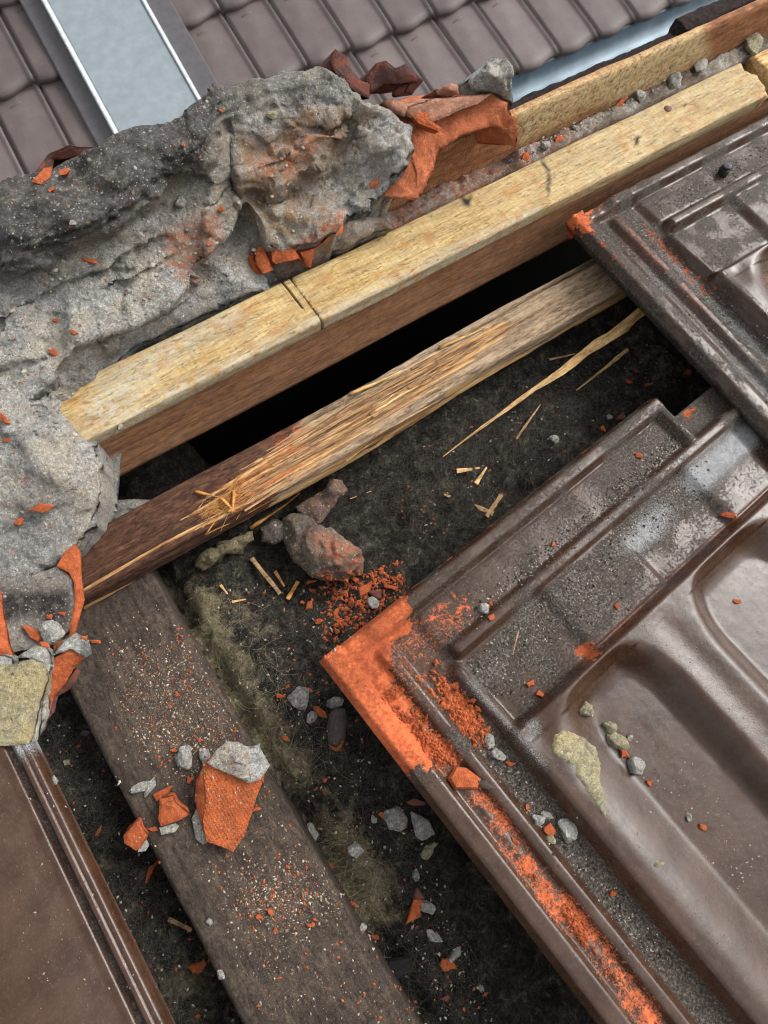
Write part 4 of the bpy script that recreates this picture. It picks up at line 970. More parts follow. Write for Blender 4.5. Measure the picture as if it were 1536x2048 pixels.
def mort_attr(px, py, top):
    q = np.stack([px / 60, py / 60, px * 0], -1); w = 22 * fbm(q, 1, 4, 311); n = fbm(q, 2, 4, 312)
    d1 = side(px, py, LED1) + w
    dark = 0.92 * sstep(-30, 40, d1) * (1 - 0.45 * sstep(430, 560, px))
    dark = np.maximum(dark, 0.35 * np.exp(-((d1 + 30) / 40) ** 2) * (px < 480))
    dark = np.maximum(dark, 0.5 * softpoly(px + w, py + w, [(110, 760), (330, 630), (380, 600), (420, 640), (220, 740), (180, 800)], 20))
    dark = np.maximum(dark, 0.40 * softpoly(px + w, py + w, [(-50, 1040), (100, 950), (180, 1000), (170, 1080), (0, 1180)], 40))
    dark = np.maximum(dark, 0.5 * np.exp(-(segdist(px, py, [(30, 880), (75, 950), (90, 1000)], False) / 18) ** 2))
    ochre = 0.95 * softpoly(px + w, py + w, [(450, 290), (640, 215), (760, 230), (700, 300), (600, 370), (690, 400), (660, 470), (540, 500), (470, 370)], 30)
    ochre = np.maximum(ochre, 0.5 * softpoly(px + w, py + w, [(300, 450), (450, 420), (400, 560), (320, 500)], 25))
    clay = 0.85 * softpoly(px + w, py + w, [(315, 460), (440, 430), (430, 490), (380, 570), (340, 530)], 16)
    clay = np.maximum(clay, 0.8 * softpoly(px + w, py + w, [(490, 320), (610, 270), (680, 260), (600, 330), (520, 360)], 20))
    clay = np.maximum(clay, 1.2 * softpoly(px, py, [(620, 470), (690, 420), (700, 440), (640, 490), (560, 505)], 10))
    return {'dark': np.clip(dark, 0, 1), 'ochre': np.clip(ochre + 0.12 * n, 0, 1), 'clay': np.clip(clay, 0, 1)}
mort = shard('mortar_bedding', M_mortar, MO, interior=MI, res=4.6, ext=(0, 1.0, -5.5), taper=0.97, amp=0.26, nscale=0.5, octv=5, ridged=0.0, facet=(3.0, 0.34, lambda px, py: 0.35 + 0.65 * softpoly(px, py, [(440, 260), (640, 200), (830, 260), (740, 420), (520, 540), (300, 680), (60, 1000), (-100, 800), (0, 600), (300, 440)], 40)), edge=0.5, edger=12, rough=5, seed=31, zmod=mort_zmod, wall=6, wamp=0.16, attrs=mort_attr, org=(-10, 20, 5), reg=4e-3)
tag(mort, 'large broken grey mortar bed crusted over the left of the ridge', 'mortar')
def zero(px, py, top): z = np.zeros(len(px)); return {'dark': z, 'ochre': z, 'clay': z}
def am(dark=0, ochre=0, clay=0):
    return lambda px, py, top: {'dark': np.full(len(px), float(dark)), 'ochre': np.full(len(px), float(ochre)), 'clay': np.full(len(px), float(clay))}
# clay stumps bedded in the mortar above the kerf: children of nothing, tile remains of their own
o = shard('tile_stump', M_clay, [(538, 487, 10.4), (588, 470, 10.6), (592, 500, 10.2), (600, 515, 10), (552, 528, 9.6), (545, 522, 9.7)], ext=(-0.4, 1.2, -1.2), res=5, amp=0.12, edge=0.12, edger=6, rough=1, seed=41)
tag(o, 'orange square tile stump bedded in mortar above the kerf', 'tile fragment')
o = shard('tile_stump', M_clay, [(602, 505, 10.2), (640, 492, 10.4), (690, 435, 10.9), (688, 462, 10.4), (630, 496, 10.2), (622, 535, 9.2), (612, 532, 9.2)], ext=(-0.3, 1.3, -0.9), res=5, amp=0.1, edge=0.12, edger=6, rough=1, seed=42)
tag(o, 'thin orange tile rim with a hooked foot under the mortar', 'tile fragment')
o = shard('tile_stump', M_clay, [(507, 498, 10.0), (525, 490, 10.1), (546, 538, 9.2), (525, 546, 9.1), (512, 525, 9.5)], ext=(-0.6, 0.8, -0.9), res=5, amp=0.1, edge=0.2, edger=7, rough=1, seed=43)
tag(o, 'small orange tile stub left of the square stump', 'tile fragment')
o = shard('mortar_lump', M_mortar, [(665, 480, 9.4), (690, 440, 10.2), (730, 432, 10.2), (770, 438, 9.8), (790, 458, 9.2), (740, 475, 8.6), (690, 505, 8.3), (655, 510, 8.3)], interior=[(715, 460, 10)], ext=(0, 0.8, -2), res=6, amp=0.25, nscale=1.0, edge=0.3, edger=9, seed=44, attrs=am(0.1, 0.7))
tag(o, 'buff mortar lump lying on the yellow batten under the big shard', 'mortar')

# broken ridge tile shell on the ridge: thick orange fracture face, hollow underneath
def arch(outer, inner, depth_vec, name, mat, parent, seed, nd=10, amp=0.10, hit=True):
    """shell between an outer and an inner edge line (px,py,z), swept back along depth_vec"""
    O = at(*np.array(outer, float).T); I = at(*np.array(inner, float).T)
    def rs(P, n):
        d = np.r_[0, np.cumsum(np.linalg.norm(np.diff(P, axis=0), axis=1))]; u = np.linspace(0, d[-1], n)
        return np.stack([np.interp(u, d, P[:, k]) for k in range(3)], -1)
    n = 54; O, I = rs(O, n), rs(I, n)
    ringf = []
    nr = 8
    for k in range(nr + 1): ringf.append(O + (I - O) * k / nr)
    fr = np.array(ringf)                                            # fracture face, rough
    dv = np.array(depth_vec, float); toc = np.array([0.2, -0.5, 0.8])
    fr = fr + toc * (0.22 * np.clip(facets(fr.reshape(-1, 3), 1.1, seed), -1.5, 1.5).reshape(fr.shape[:2])[..., None] + 0.28 * fbm(fr, 0.9, 4, seed)[..., None] + 0.10 * fbm(fr, 3, 3, seed + 3)[..., None])
    rows = [fr[k] for k in range(nr + 1)]
    inn = [I + dv * t + 0.05 * fbm(I + dv * t, 1, 2, seed + 5)[:, None] for t in np.linspace(0, 1, nd)[1:]]
    outr = [O + dv * t + 0.05 * fbm(O + dv * t, 1, 2, seed + 5)[:, None] for t in np.linspace(0, 1, nd)[1:]]
    rows = outr[::-1] + rows + inn
    V = np.concatenate(rows); m_ = n; F = []
    for r in range(len(rows) - 1):
        for i in range(m_ - 1): F.append([r * m_ + i, r * m_ + i + 1, (r + 1) * m_ + i + 1, (r + 1) * m_ + i])
    L = len(rows) - 1
    for i in range(m_ - 1): F.append([i, L * m_ + i, L * m_ + i + 1, i + 1])
    F.append([r * m_ for r in range(L + 1)]); F.append([r * m_ + m_ - 1 for r in range(L, -1, -1)])
    return mk(name, V, F, mat, parent, None, True, hit)
sh = arch([(742, 368, 12.0), (770, 352, 12.4), (806, 332, 12.8), (830, 310, 13.2), (812, 292, 13.6), (822, 250, 14.4), (860, 215, 15.0), (930, 196, 15.2), (985, 190, 15.2), (1012, 206, 14.8), (1028, 232, 14.0), (1036, 262, 13.0), (1034, 292, 12.0)],
          [(744, 394, 11.4), (770, 392, 11.5), (800, 398, 11.5), (836, 400, 11.4), (850, 376, 11.9), (866, 340, 12.4), (872, 312, 12.9), (892, 292, 13.2), (925, 272, 13.5), (958, 262, 13.5), (985, 252, 13.5), (1006, 258, 13.2), (1020, 284, 12.2)],
          (-2.4, 3.6, -1.4), 'ridge_tile_shard', mat_clay('terracotta_salmon', (0.56, 0.165, 0.07), False, 0.45), None, 51)
tag(sh, 'big arched orange shard of ridge tile jutting from the mortar', 'tile fragment')
shard('dusty_skin', M_clay_pink, [(800, 222, 15.1), (830, 206, 15.6), (880, 196, 15.8), (985, 187, 15.7), (955, 207, 15.5), (905, 226, 15.2), (862, 246, 14.9), (830, 240, 14.9)], parent=sh, hit=False, ext=(-.8, 1.2, -.5), res=4, amp=.08, edge=.15, edger=6, rough=2, seed=59)
o = shard('tile_chip', M_clay, [(822, 228, 15.6), (855, 222, 15.7), (862, 240, 15.4), (886, 258, 15.0), (878, 264, 14.9), (838, 245, 15.3)], ext=(0, .2, -.5), res=4, amp=.08, edge=.1, edger=5, rough=1, seed=52)
tag(o, 'bright orange sliver resting on top of the big arched shard', 'tile chip')
o = shard('tile_lump', M_clay_pink, [(866, 190, 15.2), (885, 165, 16.0), (905, 158, 16.2), (922, 165, 16.0), (926, 195, 15.0), (890, 205, 14.6)], interior=[(900, 180, 16.1)], ext=(-1, 2, -2), res=5, amp=.1, edge=.5, edger=14, seed=53)
tag(o, 'rounded dusty pink tile knob behind the big arched shard', 'tile fragment')
o = shard('tile_lump', M_clay_pink, [(752, 200, 15.8), (785, 188, 16.2), (815, 196, 16), (822, 215, 15.6), (815, 240, 15), (785, 235, 15.2)], interior=[(785, 212, 16.2)], ext=(-.6, 1.5, -2), res=5, amp=.12, edge=.5, edger=14, seed=54)
tag(o, 'pinkish tile lump with orange patch between mortar and arched shard', 'tile fragment')
o = shard('mortar_lump', M_mortar_pale, [(928, 170, 15.4), (950, 140, 16.6), (985, 112, 17.2), (1010, 116, 17.2), (1026, 140, 16.6), (1030, 180, 15.6), (1026, 215, 14.4), (990, 195, 15), (950, 190, 15)], interior=[(985, 150, 17.2), (1008, 150, 16.8)], ext=(-1, 2.5, -3), res=4, amp=.3, nscale=.9, octv=5, edge=.5, edger=12, rough=4, seed=55, facet=(1.6, .3), attrs=lambda px, py, top: {'dark': 0.6 * sstep(1005, 1025, px), 'ochre': px * 0, 'clay': px * 0})
tag(o, 'pale grey mortar lump perched behind the arched shard', 'mortar')
o = shard('red_tile_piece', M_clay_dull, [(660, 118, 18.3), (672, 98, 18.8), (690, 108, 18.5), (706, 140, 17.8), (722, 158, 17.4), (745, 165, 17.2), (738, 195, 16.6), (712, 182, 17), (690, 160, 17.5), (668, 142, 17.9)], ext=(-.5, 1.4, -1.4), res=4, amp=.12, edge=.15, edger=5, seed=56)
tag(o, 'dark red V shaped tile piece standing on the mortar crest', 'tile fragment')
o = shard('red_tile_piece', M_clay_dull, [(732, 160, 17.4), (752, 128, 18.2), (772, 122, 18.4), (790, 138, 18), (812, 126, 18.2), (822, 142, 17.8), (842, 155, 17.5), (836, 165, 17.2), (800, 170, 17), (768, 172, 16.9), (742, 188, 16.6)], ext=(-.4, 1.3, -1.5), res=4, amp=.14, edge=.15, edger=5, seed=57)
tag(o, 'dark red toothed tile piece right of the V shaped one', 'tile fragment')
o = shard('red_tile_piece', M_clay_dull, [(820, 168, 17), (842, 156, 17.4), (846, 162, 17.2), (825, 192, 16.2), (808, 185, 16.4)], ext=(-.8, .8, -.6), res=4, amp=.1, edge=.1, edger=5, seed=58)
tag(o, 'small brick red tile flake hanging under the toothed piece', 'tile fragment')
# pieces on the mortar at the top left
o = shard('dark_tile_piece', M_clay_dull, [(42, 372, 16.4), (60, 358, 16.8), (100, 312, 17.5), (135, 295, 17.9), (218, 297, 17.6), (212, 310, 17.3), (110, 322, 17.0), (104, 345, 16.8), (62, 372, 16.4)], ext=(0.3, 1.2, -1.0), res=4, amp=.12, edge=.12, edger=5, seed=61)
tag(o, 'flat dark red tile piece lying on the mortar, upper left', 'tile fragment')
for k, (pl, lab) in enumerate((([(62, 362), (85, 335), (104, 330), (102, 350), (80, 368)], 'reddish wedge below the dark tile piece, upper left'), ([(115, 340), (128, 332), (138, 338), (132, 346), (120, 348)], 'orange chip beside the dark tile piece, upper left'), ([(95, 378), (106, 370), (108, 376), (98, 382)], 'tiny orange chip under the dark tile piece, upper left'))):
    h, _ = drop(pl[0][0] + 8, pl[0][1] - 4); z = h[2] + 0.35
    o = shard('tile_chip', M_clay, [(x, y, z) for x, y in pl], ext=(0, .1, -.5), res=4, amp=.06, edge=.08, edger=4, rough=1, seed=62 + k); tag(o, lab, 'tile chip')

# ------------------------------------------------------------------ broken tile and mortar lumps at the left edge
def fragattr(px, py, top):
    w = 8 * fbm(np.stack([px / 30, py / 30, px * 0], -1), 1, 3, 331)
    return {'dark': np.clip(0.75 * softpoly(px + w, py, [(0, 1180), (140, 1180), (140, 1260), (60, 1230), (0, 1250)], 18) + 0.3, 0, 1), 'ochre': 0.4 * top, 'clay': 0 * px}
froot = empty('broken_tile', at(60, 1230, 3.0)); tag(froot, 'mortar filled broken tile with orange rim at the left edge', 'tile fragment')
shard('mortar_fill', M_mortar, [(-60, 1175, 6.6), (40, 1150, 6.7), (115, 1135, 6.6), (146, 1160, 6.2), (148, 1210, 5.8), (138, 1262, 5.2), (100, 1290, 4.9), (40, 1300, 4.9), (-60, 1320, 4.9)], interior=[(70, 1205, 5.6), (60, 1255, 4.9)], parent=froot, ext=(0, .5, -2.5), res=5, amp=.16, nscale=1.2, edge=.2, edger=6, rough=2, seed=71, attrs=fragattr)
shard('clay_rim', M_clay, [(113, 1134, 6.9), (128, 1105, 7.2), (150, 1088, 7.3), (160, 1105, 7.0), (164, 1150, 6.4), (168, 1200, 5.8), (160, 1225, 5.5), (150, 1268, 5.0), (136, 1276, 4.9), (140, 1240, 5.4), (148, 1200, 5.9), (146, 1160, 6.4), (138, 1145, 6.6)], parent=froot, ext=(-.5, .6, -2.2), res=4, amp=.10, edge=.14, edger=5, rough=1.2, seed=72)
shard('clay_rim', M_clay, [(-40, 1160, 6.9), (0, 1180, 6.7), (6, 1230, 6.3), (16, 1285, 5.9), (30, 1325, 5.5), (8, 1330, 5.5), (-30, 1310, 5.8)], parent=froot, ext=(-.5, .6, -2.2), res=4, amp=.10, edge=.14, edger=5, rough=1.2, seed=73)
lroot = empty('tile_lump', at(90, 1370, 2.0)); tag(lroot, 'orange tile lump under mortar crumbs beside the rafter, left', 'tile fragment')
shard('clay_body', M_clay, [(88, 1325, 5.6), (140, 1300, 5.8), (178, 1308, 5.4), (150, 1335, 4.8), (130, 1370, 4.2), (110, 1392, 3.8), (95, 1440, 3.2), (72, 1462, 3.0), (80, 1400, 4.0), (96, 1360, 4.8)], parent=lroot, ext=(-1.0, 1.2, -2.2), res=5, amp=.14, edge=.15, edger=6, rough=2, seed=74)
shard('clay_underside', M_clay_dull, [(130, 1372, 4.1), (155, 1338, 4.7), (166, 1345, 4.2), (150, 1375, 3.5), (120, 1395, 3.2), (112, 1425, 2.8), (85, 1455, 2.4), (74, 1462, 2.6), (96, 1440, 3.0), (110, 1394, 3.7)], parent=lroot, ext=(-.8, 1.0, -1.5), res=5, amp=.12, edge=.15, edger=6, rough=2, seed=75)
shard('mortar_crust', M_mortar_pale, [(100, 1312, 6.0), (130, 1282, 6.3), (150, 1268, 6.3), (178, 1280, 6.0), (184, 1308, 5.5), (172, 1318, 5.4), (140, 1302, 5.9)], parent=lroot, ext=(-.3, .5, -1.2), res=4, amp=.2, nscale=1.5, edge=.2, edger=6, rough=3, seed=76, attrs=lambda px, py, top: {'dark': 0.8 * sstep(150, 170, px), 'ochre': 0 * px, 'clay': 0 * px})
croot = empty('mortar_chunk', at(40, 1400, 3.0)); tag(croot, 'sandy yellow mortar chunk with pale rim at the left edge', 'mortar')
shard('sand_face', M_mortar_sand, [(-60, 1340, 6.6), (20, 1328, 6.7), (62, 1318, 6.8), (88, 1328, 6.5), (94, 1360, 6.2), (80, 1400, 5.9), (66, 1470, 5.6), (50, 1488, 5.5), (0, 1492, 5.5), (-60, 1480, 5.6)], parent=croot, ext=(.1, .3, -1.6), res=5, amp=.14, nscale=1.6, edge=.15, edger=6, rough=2.5, seed=77, attrs=am(0, .3))
shard('pale_rim', M_mortar_pale, [(30, 1316, 6.6), (70, 1290, 6.9), (92, 1296, 6.7), (104, 1315, 6.2), (98, 1360, 5.8), (88, 1402, 5.4), (74, 1480, 5.1), (60, 1488, 5.2), (76, 1420, 5.5), (90, 1360, 6.0), (86, 1328, 6.3), (60, 1320, 6.6)], parent=croot, ext=(.1, .4, -1.6), res=4, amp=.16, nscale=1.6, edge=.2, edger=5, rough=2, seed=78, attrs=am(0.05))
shard('pale_rim', M_mortar_pale, [(-60, 1320, 6.5), (0, 1310, 6.7), (22, 1318, 6.6), (24, 1330, 6.5), (0, 1342, 6.5), (-60, 1350, 6.4)], parent=croot, ext=(.1, .4, -1.6), res=4, amp=.16, nscale=1.6, edge=.2, edger=5, rough=2, seed=79, attrs=am(0.05))

# ------------------------------------------------------------------ rubble and chips
def basis(n, ang):
    n = np.asarray(n, float) / np.linalg.norm(n); a = np.array([math.cos(ang), math.sin(ang), 0.0]); a -= n * (a @ n); a /= np.linalg.norm(a)
    return a, np.cross(n, a), n
def flake_mesh(c, n, rx, ry, th, ang, seed):
    """angular chip of fired clay: irregular outline, bevelled top, tapered underside"""
    g = np.random.default_rng(seed + 77); k = int(g.integers(6, 10)); a, b, n = basis(n, ang)
    th0 = np.sort(g.uniform(0, 2 * math.pi, k) * 0.45 + np.arange(k) * 2 * math.pi / k * 0.9)
    r = g.uniform(0.65, 1.1, k); tilt = g.normal(size=2) * 0.25
    def ring(sc, z): return np.array([np.asarray(c) + a * (math.cos(t) * rx * q * sc) + b * (math.sin(t) * ry * q * sc) + n * (z + th * (tilt[0] * math.cos(t) + tilt[1] * math.sin(t))) for t, q in zip(th0, r)])
    V = np.concatenate([ring(0.78, -0.15 * th), ring(1.0, th * 0.35), ring(0.86, th * 0.85), (np.asarray(c) + n * th * 1.0 + a * rx * 0.15 * g.normal())[None]])
    F = [list(range(k))[::-1]]
    for lv in range(2):
        for i in range(k): j = (i + 1) % k; F.append([lv * k + i, lv * k + j, (lv + 1) * k + j, (lv + 1) * k + i])
    for i in range(k): F.append([2 * k + i, 2 * k + (i + 1) % k, 3 * k])
    return V, F
def put(kind, px, py, w, h, ang, label, seed, group=None, mat=None, name=None):
    """one loose piece at a photo pixel, w x h px long and wide, turned by ang degrees"""
    p, n = drop(px, py)
    if p is None: return None
    sc = np.linalg.norm(p - CAM) / FPX; rx, ry = w * 0.5 * sc, h * 0.5 * sc
    # photo angle to the roof frame
    q = at(px + math.cos(math.radians(ang)) * 10, py - math.sin(math.radians(ang)) * 10, p[2]) - at(px, py, p[2]); a = math.atan2(q[1], q[0])
    n = n * 0.7 + np.array([0, 0, 0.5]); n /= np.linalg.norm(n)
    if kind == 'c':
        v, f = flake_mesh(p, n, rx, ry, min(rx, ry) * 0.75, a, seed); o = mk(name or 'tile_chip', v, f, mat or M_clay, None, None, False); cat = 'tile chip'
    elif kind == 'd':
        v, f = flake_mesh(p, n, rx, ry, min(rx, ry) * 0.6, a, seed); o = mk(name or 'tile_chip', v, f, mat or M_tilebit, None, None, False); cat = 'tile chip'
    elif kind == 'm':
        v, f = rock_mesh(p + n * min(rx, ry) * 0.35, (rx * 1.12, ry * 1.12, min(rx, ry) * 0.85), seed, 4 if w > 24 else 3, 0.15, 16, 0.66)
        z = np.zeros(len(v)); o = mk(name or 'mortar_crumb', v, f, mat or M_mortar_pale, None, {'dark': z, 'ochre': z, 'clay': z}, w > 24); cat = 'mortar'
    else:
        d = basis(n, a)[0]; v, f = stick_mesh(p - d * rx + n * ry * .6, p + d * rx + n * ry * 1.1, ry * 1.6, ry * 0.5, ry, 8, seed, ry * 1.2); o = mk(name or 'wood_splinter', v, f, mat or M_splinter_g, None, None, False); cat = 'splinter'
    tag(o, label, cat, group); return o
M_tilebit = flat('brown_glaze_bit', (0.05, 0.036, 0.031), 0.45, 0.4, var=0.3, scale=2)

# the big pressed orange shard with a mortar cap, on the rafter
root = empty('tile_shard', at(460, 1610, 0)); tag(root, 'large orange tile shard with pale mortar cap on the rafter', 'tile fragment')
shard('clay_plate', M_clay_weave, [(405, 1528, 2.1), (436, 1500, 2.3), (500, 1510, 2.3), (530, 1535, 2.2), (526, 1560, 2.1), (508, 1610, 1.6), (490, 1672, 1.1), (466, 1705, 0.8), (440, 1694, 0.9), (412, 1684, 1.0), (405, 1640, 1.4), (412, 1600, 1.8)], parent=root, ext=(-.1, .3, -.9), res=5, amp=.04, edge=.08, edger=4, rough=.8, seed=401)
shard('broken_side', M_clay, [(404, 1530, 2.0), (412, 1600, 1.7), (405, 1642, 1.3), (412, 1684, .9), (402, 1660, .7), (388, 1600, .8), (390, 1560, 1.2)], parent=root, ext=(.2, .3, -.7), res=4, amp=.1, edge=.1, edger=4, rough=1.2, seed=402)
shard('mortar_side', M_mortar_pale, [(388, 1618, .9), (400, 1630, .8), (412, 1686, .7), (405, 1692, .4), (392, 1680, .3), (382, 1640, .5)], parent=root, ext=(.1, .2, -.4), res=4, amp=.12, edge=.1, edger=4, seed=403, attrs=am(.2))
shard('mortar_cap', M_mortar_pale, [(412, 1528, 2.7), (432, 1500, 3.0), (452, 1484, 3.1), (476, 1482, 3.1), (500, 1496, 3.0), (520, 1488, 3.0), (526, 1506, 2.9), (542, 1530, 2.6), (522, 1560, 2.5), (495, 1567, 2.5), (470, 1556, 2.6), (440, 1545, 2.6)], interior=[(480, 1520, 3.2)], parent=root, ext=(0, .1, -.9), res=4, amp=.16, nscale=1.3, edge=.18, edger=6, rough=2, seed=404, facet=(1.3, .16), attrs=lambda px, py, top: {'dark': 0 * px, 'ochre': .5 * softpoly(px, py, [(440, 1500), (500, 1500), (500, 1555), (450, 1540)], 12), 'clay': 0 * px})
for nm, pl, zz, lab, cap in (('tile_block', [(318, 1600), (346, 1592), (352, 1608), (378, 1630), (352, 1645), (322, 1655), (316, 1640)], 1.5, 'orange tile block with grey mortar foot, left of the large shard', [(318, 1655), (350, 1646), (358, 1652), (350, 1664), (322, 1670)]),
                             ('tile_block', [(244, 1675), (270, 1645), (278, 1640), (288, 1665), (296, 1672), (282, 1695), (272, 1704), (248, 1690)], 0.8, 'orange tile block wedged against the rafter edge', [(278, 1690), (296, 1672), (298, 1690), (290, 1703), (274, 1706)])):
    r_ = empty(nm, at(pl[0][0], pl[0][1], 0)); tag(r_, lab, 'tile fragment')
    shard('clay_body', M_clay, [(x, y, zz - .9 * (y - pl[1][1]) / 60) for x, y in pl], parent=r_, ext=(.1, .3, -.8), res=4, amp=.12, edge=.12, edger=5, rough=1, seed=410 + int(zz * 10))
    shard('mortar_foot', M_mortar_pale, [(x, y, zz - 1.0) for x, y in cap], parent=r_, ext=(0, .2, -.4), res=4, amp=.1, edge=.1, edger=4, rough=1, seed=420 + int(zz * 10), attrs=am(.15))

# sooty mortar boulder dusted with clay beside the torn batten
def bould(px, py, top):
    w = 10 * fbm(np.stack([px / 25, py / 25, px * 0], -1), 1, 4, 431)
    return {'dark': np.clip(.5 - .5 * softpoly(px, py, [(590, 1060), (690, 1060), (740, 1120), (700, 1160), (600, 1130)], 25), 0, 1), 'ochre': .4 + 0 * px, 'clay': 1.1 * softpoly(px + w, py + w, [(620, 1060), (690, 1070), (735, 1115), (725, 1140), (670, 1130), (640, 1100)], 22)}
o = shard('mortar_boulder', M_sootrock, [(565, 1040, -.6), (590, 1020, .2), (640, 1040, .8), (690, 1065, .9), (722, 1090, .4), (738, 1125, -.4), (722, 1155, -1.2), (690, 1172, -1.6), (640, 1165, -1.6), (600, 1150, -1.5), (572, 1110, -1.3), (560, 1075, -1.2)], interior=[(620, 1080, 1.0), (660, 1105, 1.2), (690, 1110, .9), (620, 1120, .2)], ext=(.2, .8, -2.2), res=4, amp=.4, nscale=1.0, octv=6, edge=.5, edger=16, rough=5, seed=432, facet=(1.1, .22), attrs=bould); tag(o, 'sooty mortar boulder dusted orange below the torn batten', 'mortar')
o = shard('mortar_boulder', M_sootrock, [(640, 975, 0), (665, 950, .6), (690, 955, .6), (698, 985, .2), (685, 1000, -.3), (668, 1022, -.6), (640, 1045, -.6), (600, 1035, -.5), (590, 1010, -.3)], interior=[(665, 985, .9)], ext=(.2, .8, -2.2), res=5, amp=.45, nscale=1.1, octv=5, edge=.4, edger=12, rough=4, seed=433, attrs=am(.5, .4, .45)); tag(o, 'knobbly sooty mortar lump tucked under the torn batten', 'mortar')
o = shard('mortar_boulder', M_sootrock, [(515, 1060, -.6), (540, 1045, 0), (560, 1050, 0), (568, 1080, -.8), (545, 1092, -1.2), (520, 1085, -1.1)], ext=(.2, .8, -1.5), res=5, amp=.3, nscale=1.1, edge=.6, edger=14, rough=3, seed=434, attrs=am(.6, .3)); tag(o, 'small dark mortar lump beside the yellow wool tuft', 'mortar')
o = shard('mortar_boulder', M_mortar, [(190, 1050, -.5), (195, 1010, .6), (225, 1002, .9), (260, 1005, .8), (310, 1003, .5), (280, 1030, 0), (230, 1065, -.6)], ext=(.2, .8, -2.5), res=5, amp=.3, nscale=1.1, edge=.5, edger=14, rough=4, seed=435, attrs=am(.35)); tag(o, 'grey mortar rubble wedged behind the dark end of the batten', 'mortar')
o = shard('wool_tuft', M_wool, attrs=lambda px, py, top: {'olive': 1.3 + 0 * px, 'dust': 0 * px}, outline= [(388, 1135, -1.6), (400, 1108, -1.0), (440, 1085, -.5), (480, 1062, -.3), (512, 1062, -.5), (515, 1085, -1.0), (480, 1105, -1.3), (440, 1130, -1.6), (405, 1145, -1.9)], interior=[(450, 1105, -.4), (490, 1080, -.3)], ext=(0, .5, -1.2), res=4, amp=.6, nscale=1.1, octv=5, edge=.6, edger=14, rough=5, seed=436); tag(o, 'clean yellow wool tuft poking out beneath the batten', 'insulation')
# long splinters lying on the wool
for k, (a, b, w0, w1, lab, mt) in enumerate((((1290, 622), (884, 914), 1.05, .08, 'long pale splinter lying on the wool, longest of all', M_splinter), ((1252, 702), (1150, 782), .42, .12, 'short pale splinter right of the longest one', M_splinter), ((888, 988), (985, 1030), .22, .5, 'crooked grey splinter by the tile edge with a frayed tip', M_splinter_g), ((1000, 992), (972, 1036), .42, .3, 'stubby splinter crossing the crooked grey one', M_splinter_g),
        ((912, 944), (958, 938), .45, .2, 'flat wood chip above the crooked grey splinter', M_splinter), ((950, 970), (972, 938), .38, .14, 'narrow wood chip standing beside the flat one', M_splinter), ((1030, 880), (1078, 812), .26, .1, 'thin brown splinter under the long pale one', M_splinter_g), ((1096, 722), (1148, 712), .3, .15, 'small brown splinter above the long pale one', M_splinter_g), ((505, 1118), (560, 1190), .35, .3, 'brown splinter on the wool below the yellow tuft', M_splinter_g), ((550, 1145), (568, 1175), .3, .15, 'short reddish splinter next to the boulder', M_splinter_o), ((596, 1165), (575, 1200), .34, .3, 'reddish bark strip lying below the boulder', M_splinter_o), ((338, 1838), (385, 1858), .3, .2, 'grey twig on the wool left of the rafter', M_splinter_g), ((1034, 1262), (1022, 1310), .10, .06, 'thin curved twig in the front tile pocket', M_splinter_g), ((465, 1205), (492, 1200), .22, .1, 'tiny pale splinter beside the rafter top', M_splinter), ((442, 1172), (456, 1190), .2, .1, 'tiny straw splinter below the yellow tuft', M_splinter), ((700, 1000), (742, 985), .1, .06, 'hair thin splinter on the black wool', M_splinter_g))):
    h0, _ = drop(*a); h1, _ = drop(*b)
    if h0 is None or h1 is None: continue
    if k == 0: h0 = at(1290, 622, 1.2)
    v, f = stick_mesh(h0 + [0, 0, .34], h1 + [0, 0, .30], w0, w1, max(w0, w1) * .5, 16 if k < 3 else 8, 440 + k, .18 if k < 3 else .08)
    o = mk('wood_splinter', v, f, mt, None, None, False); tag(o, lab, 'splinter')

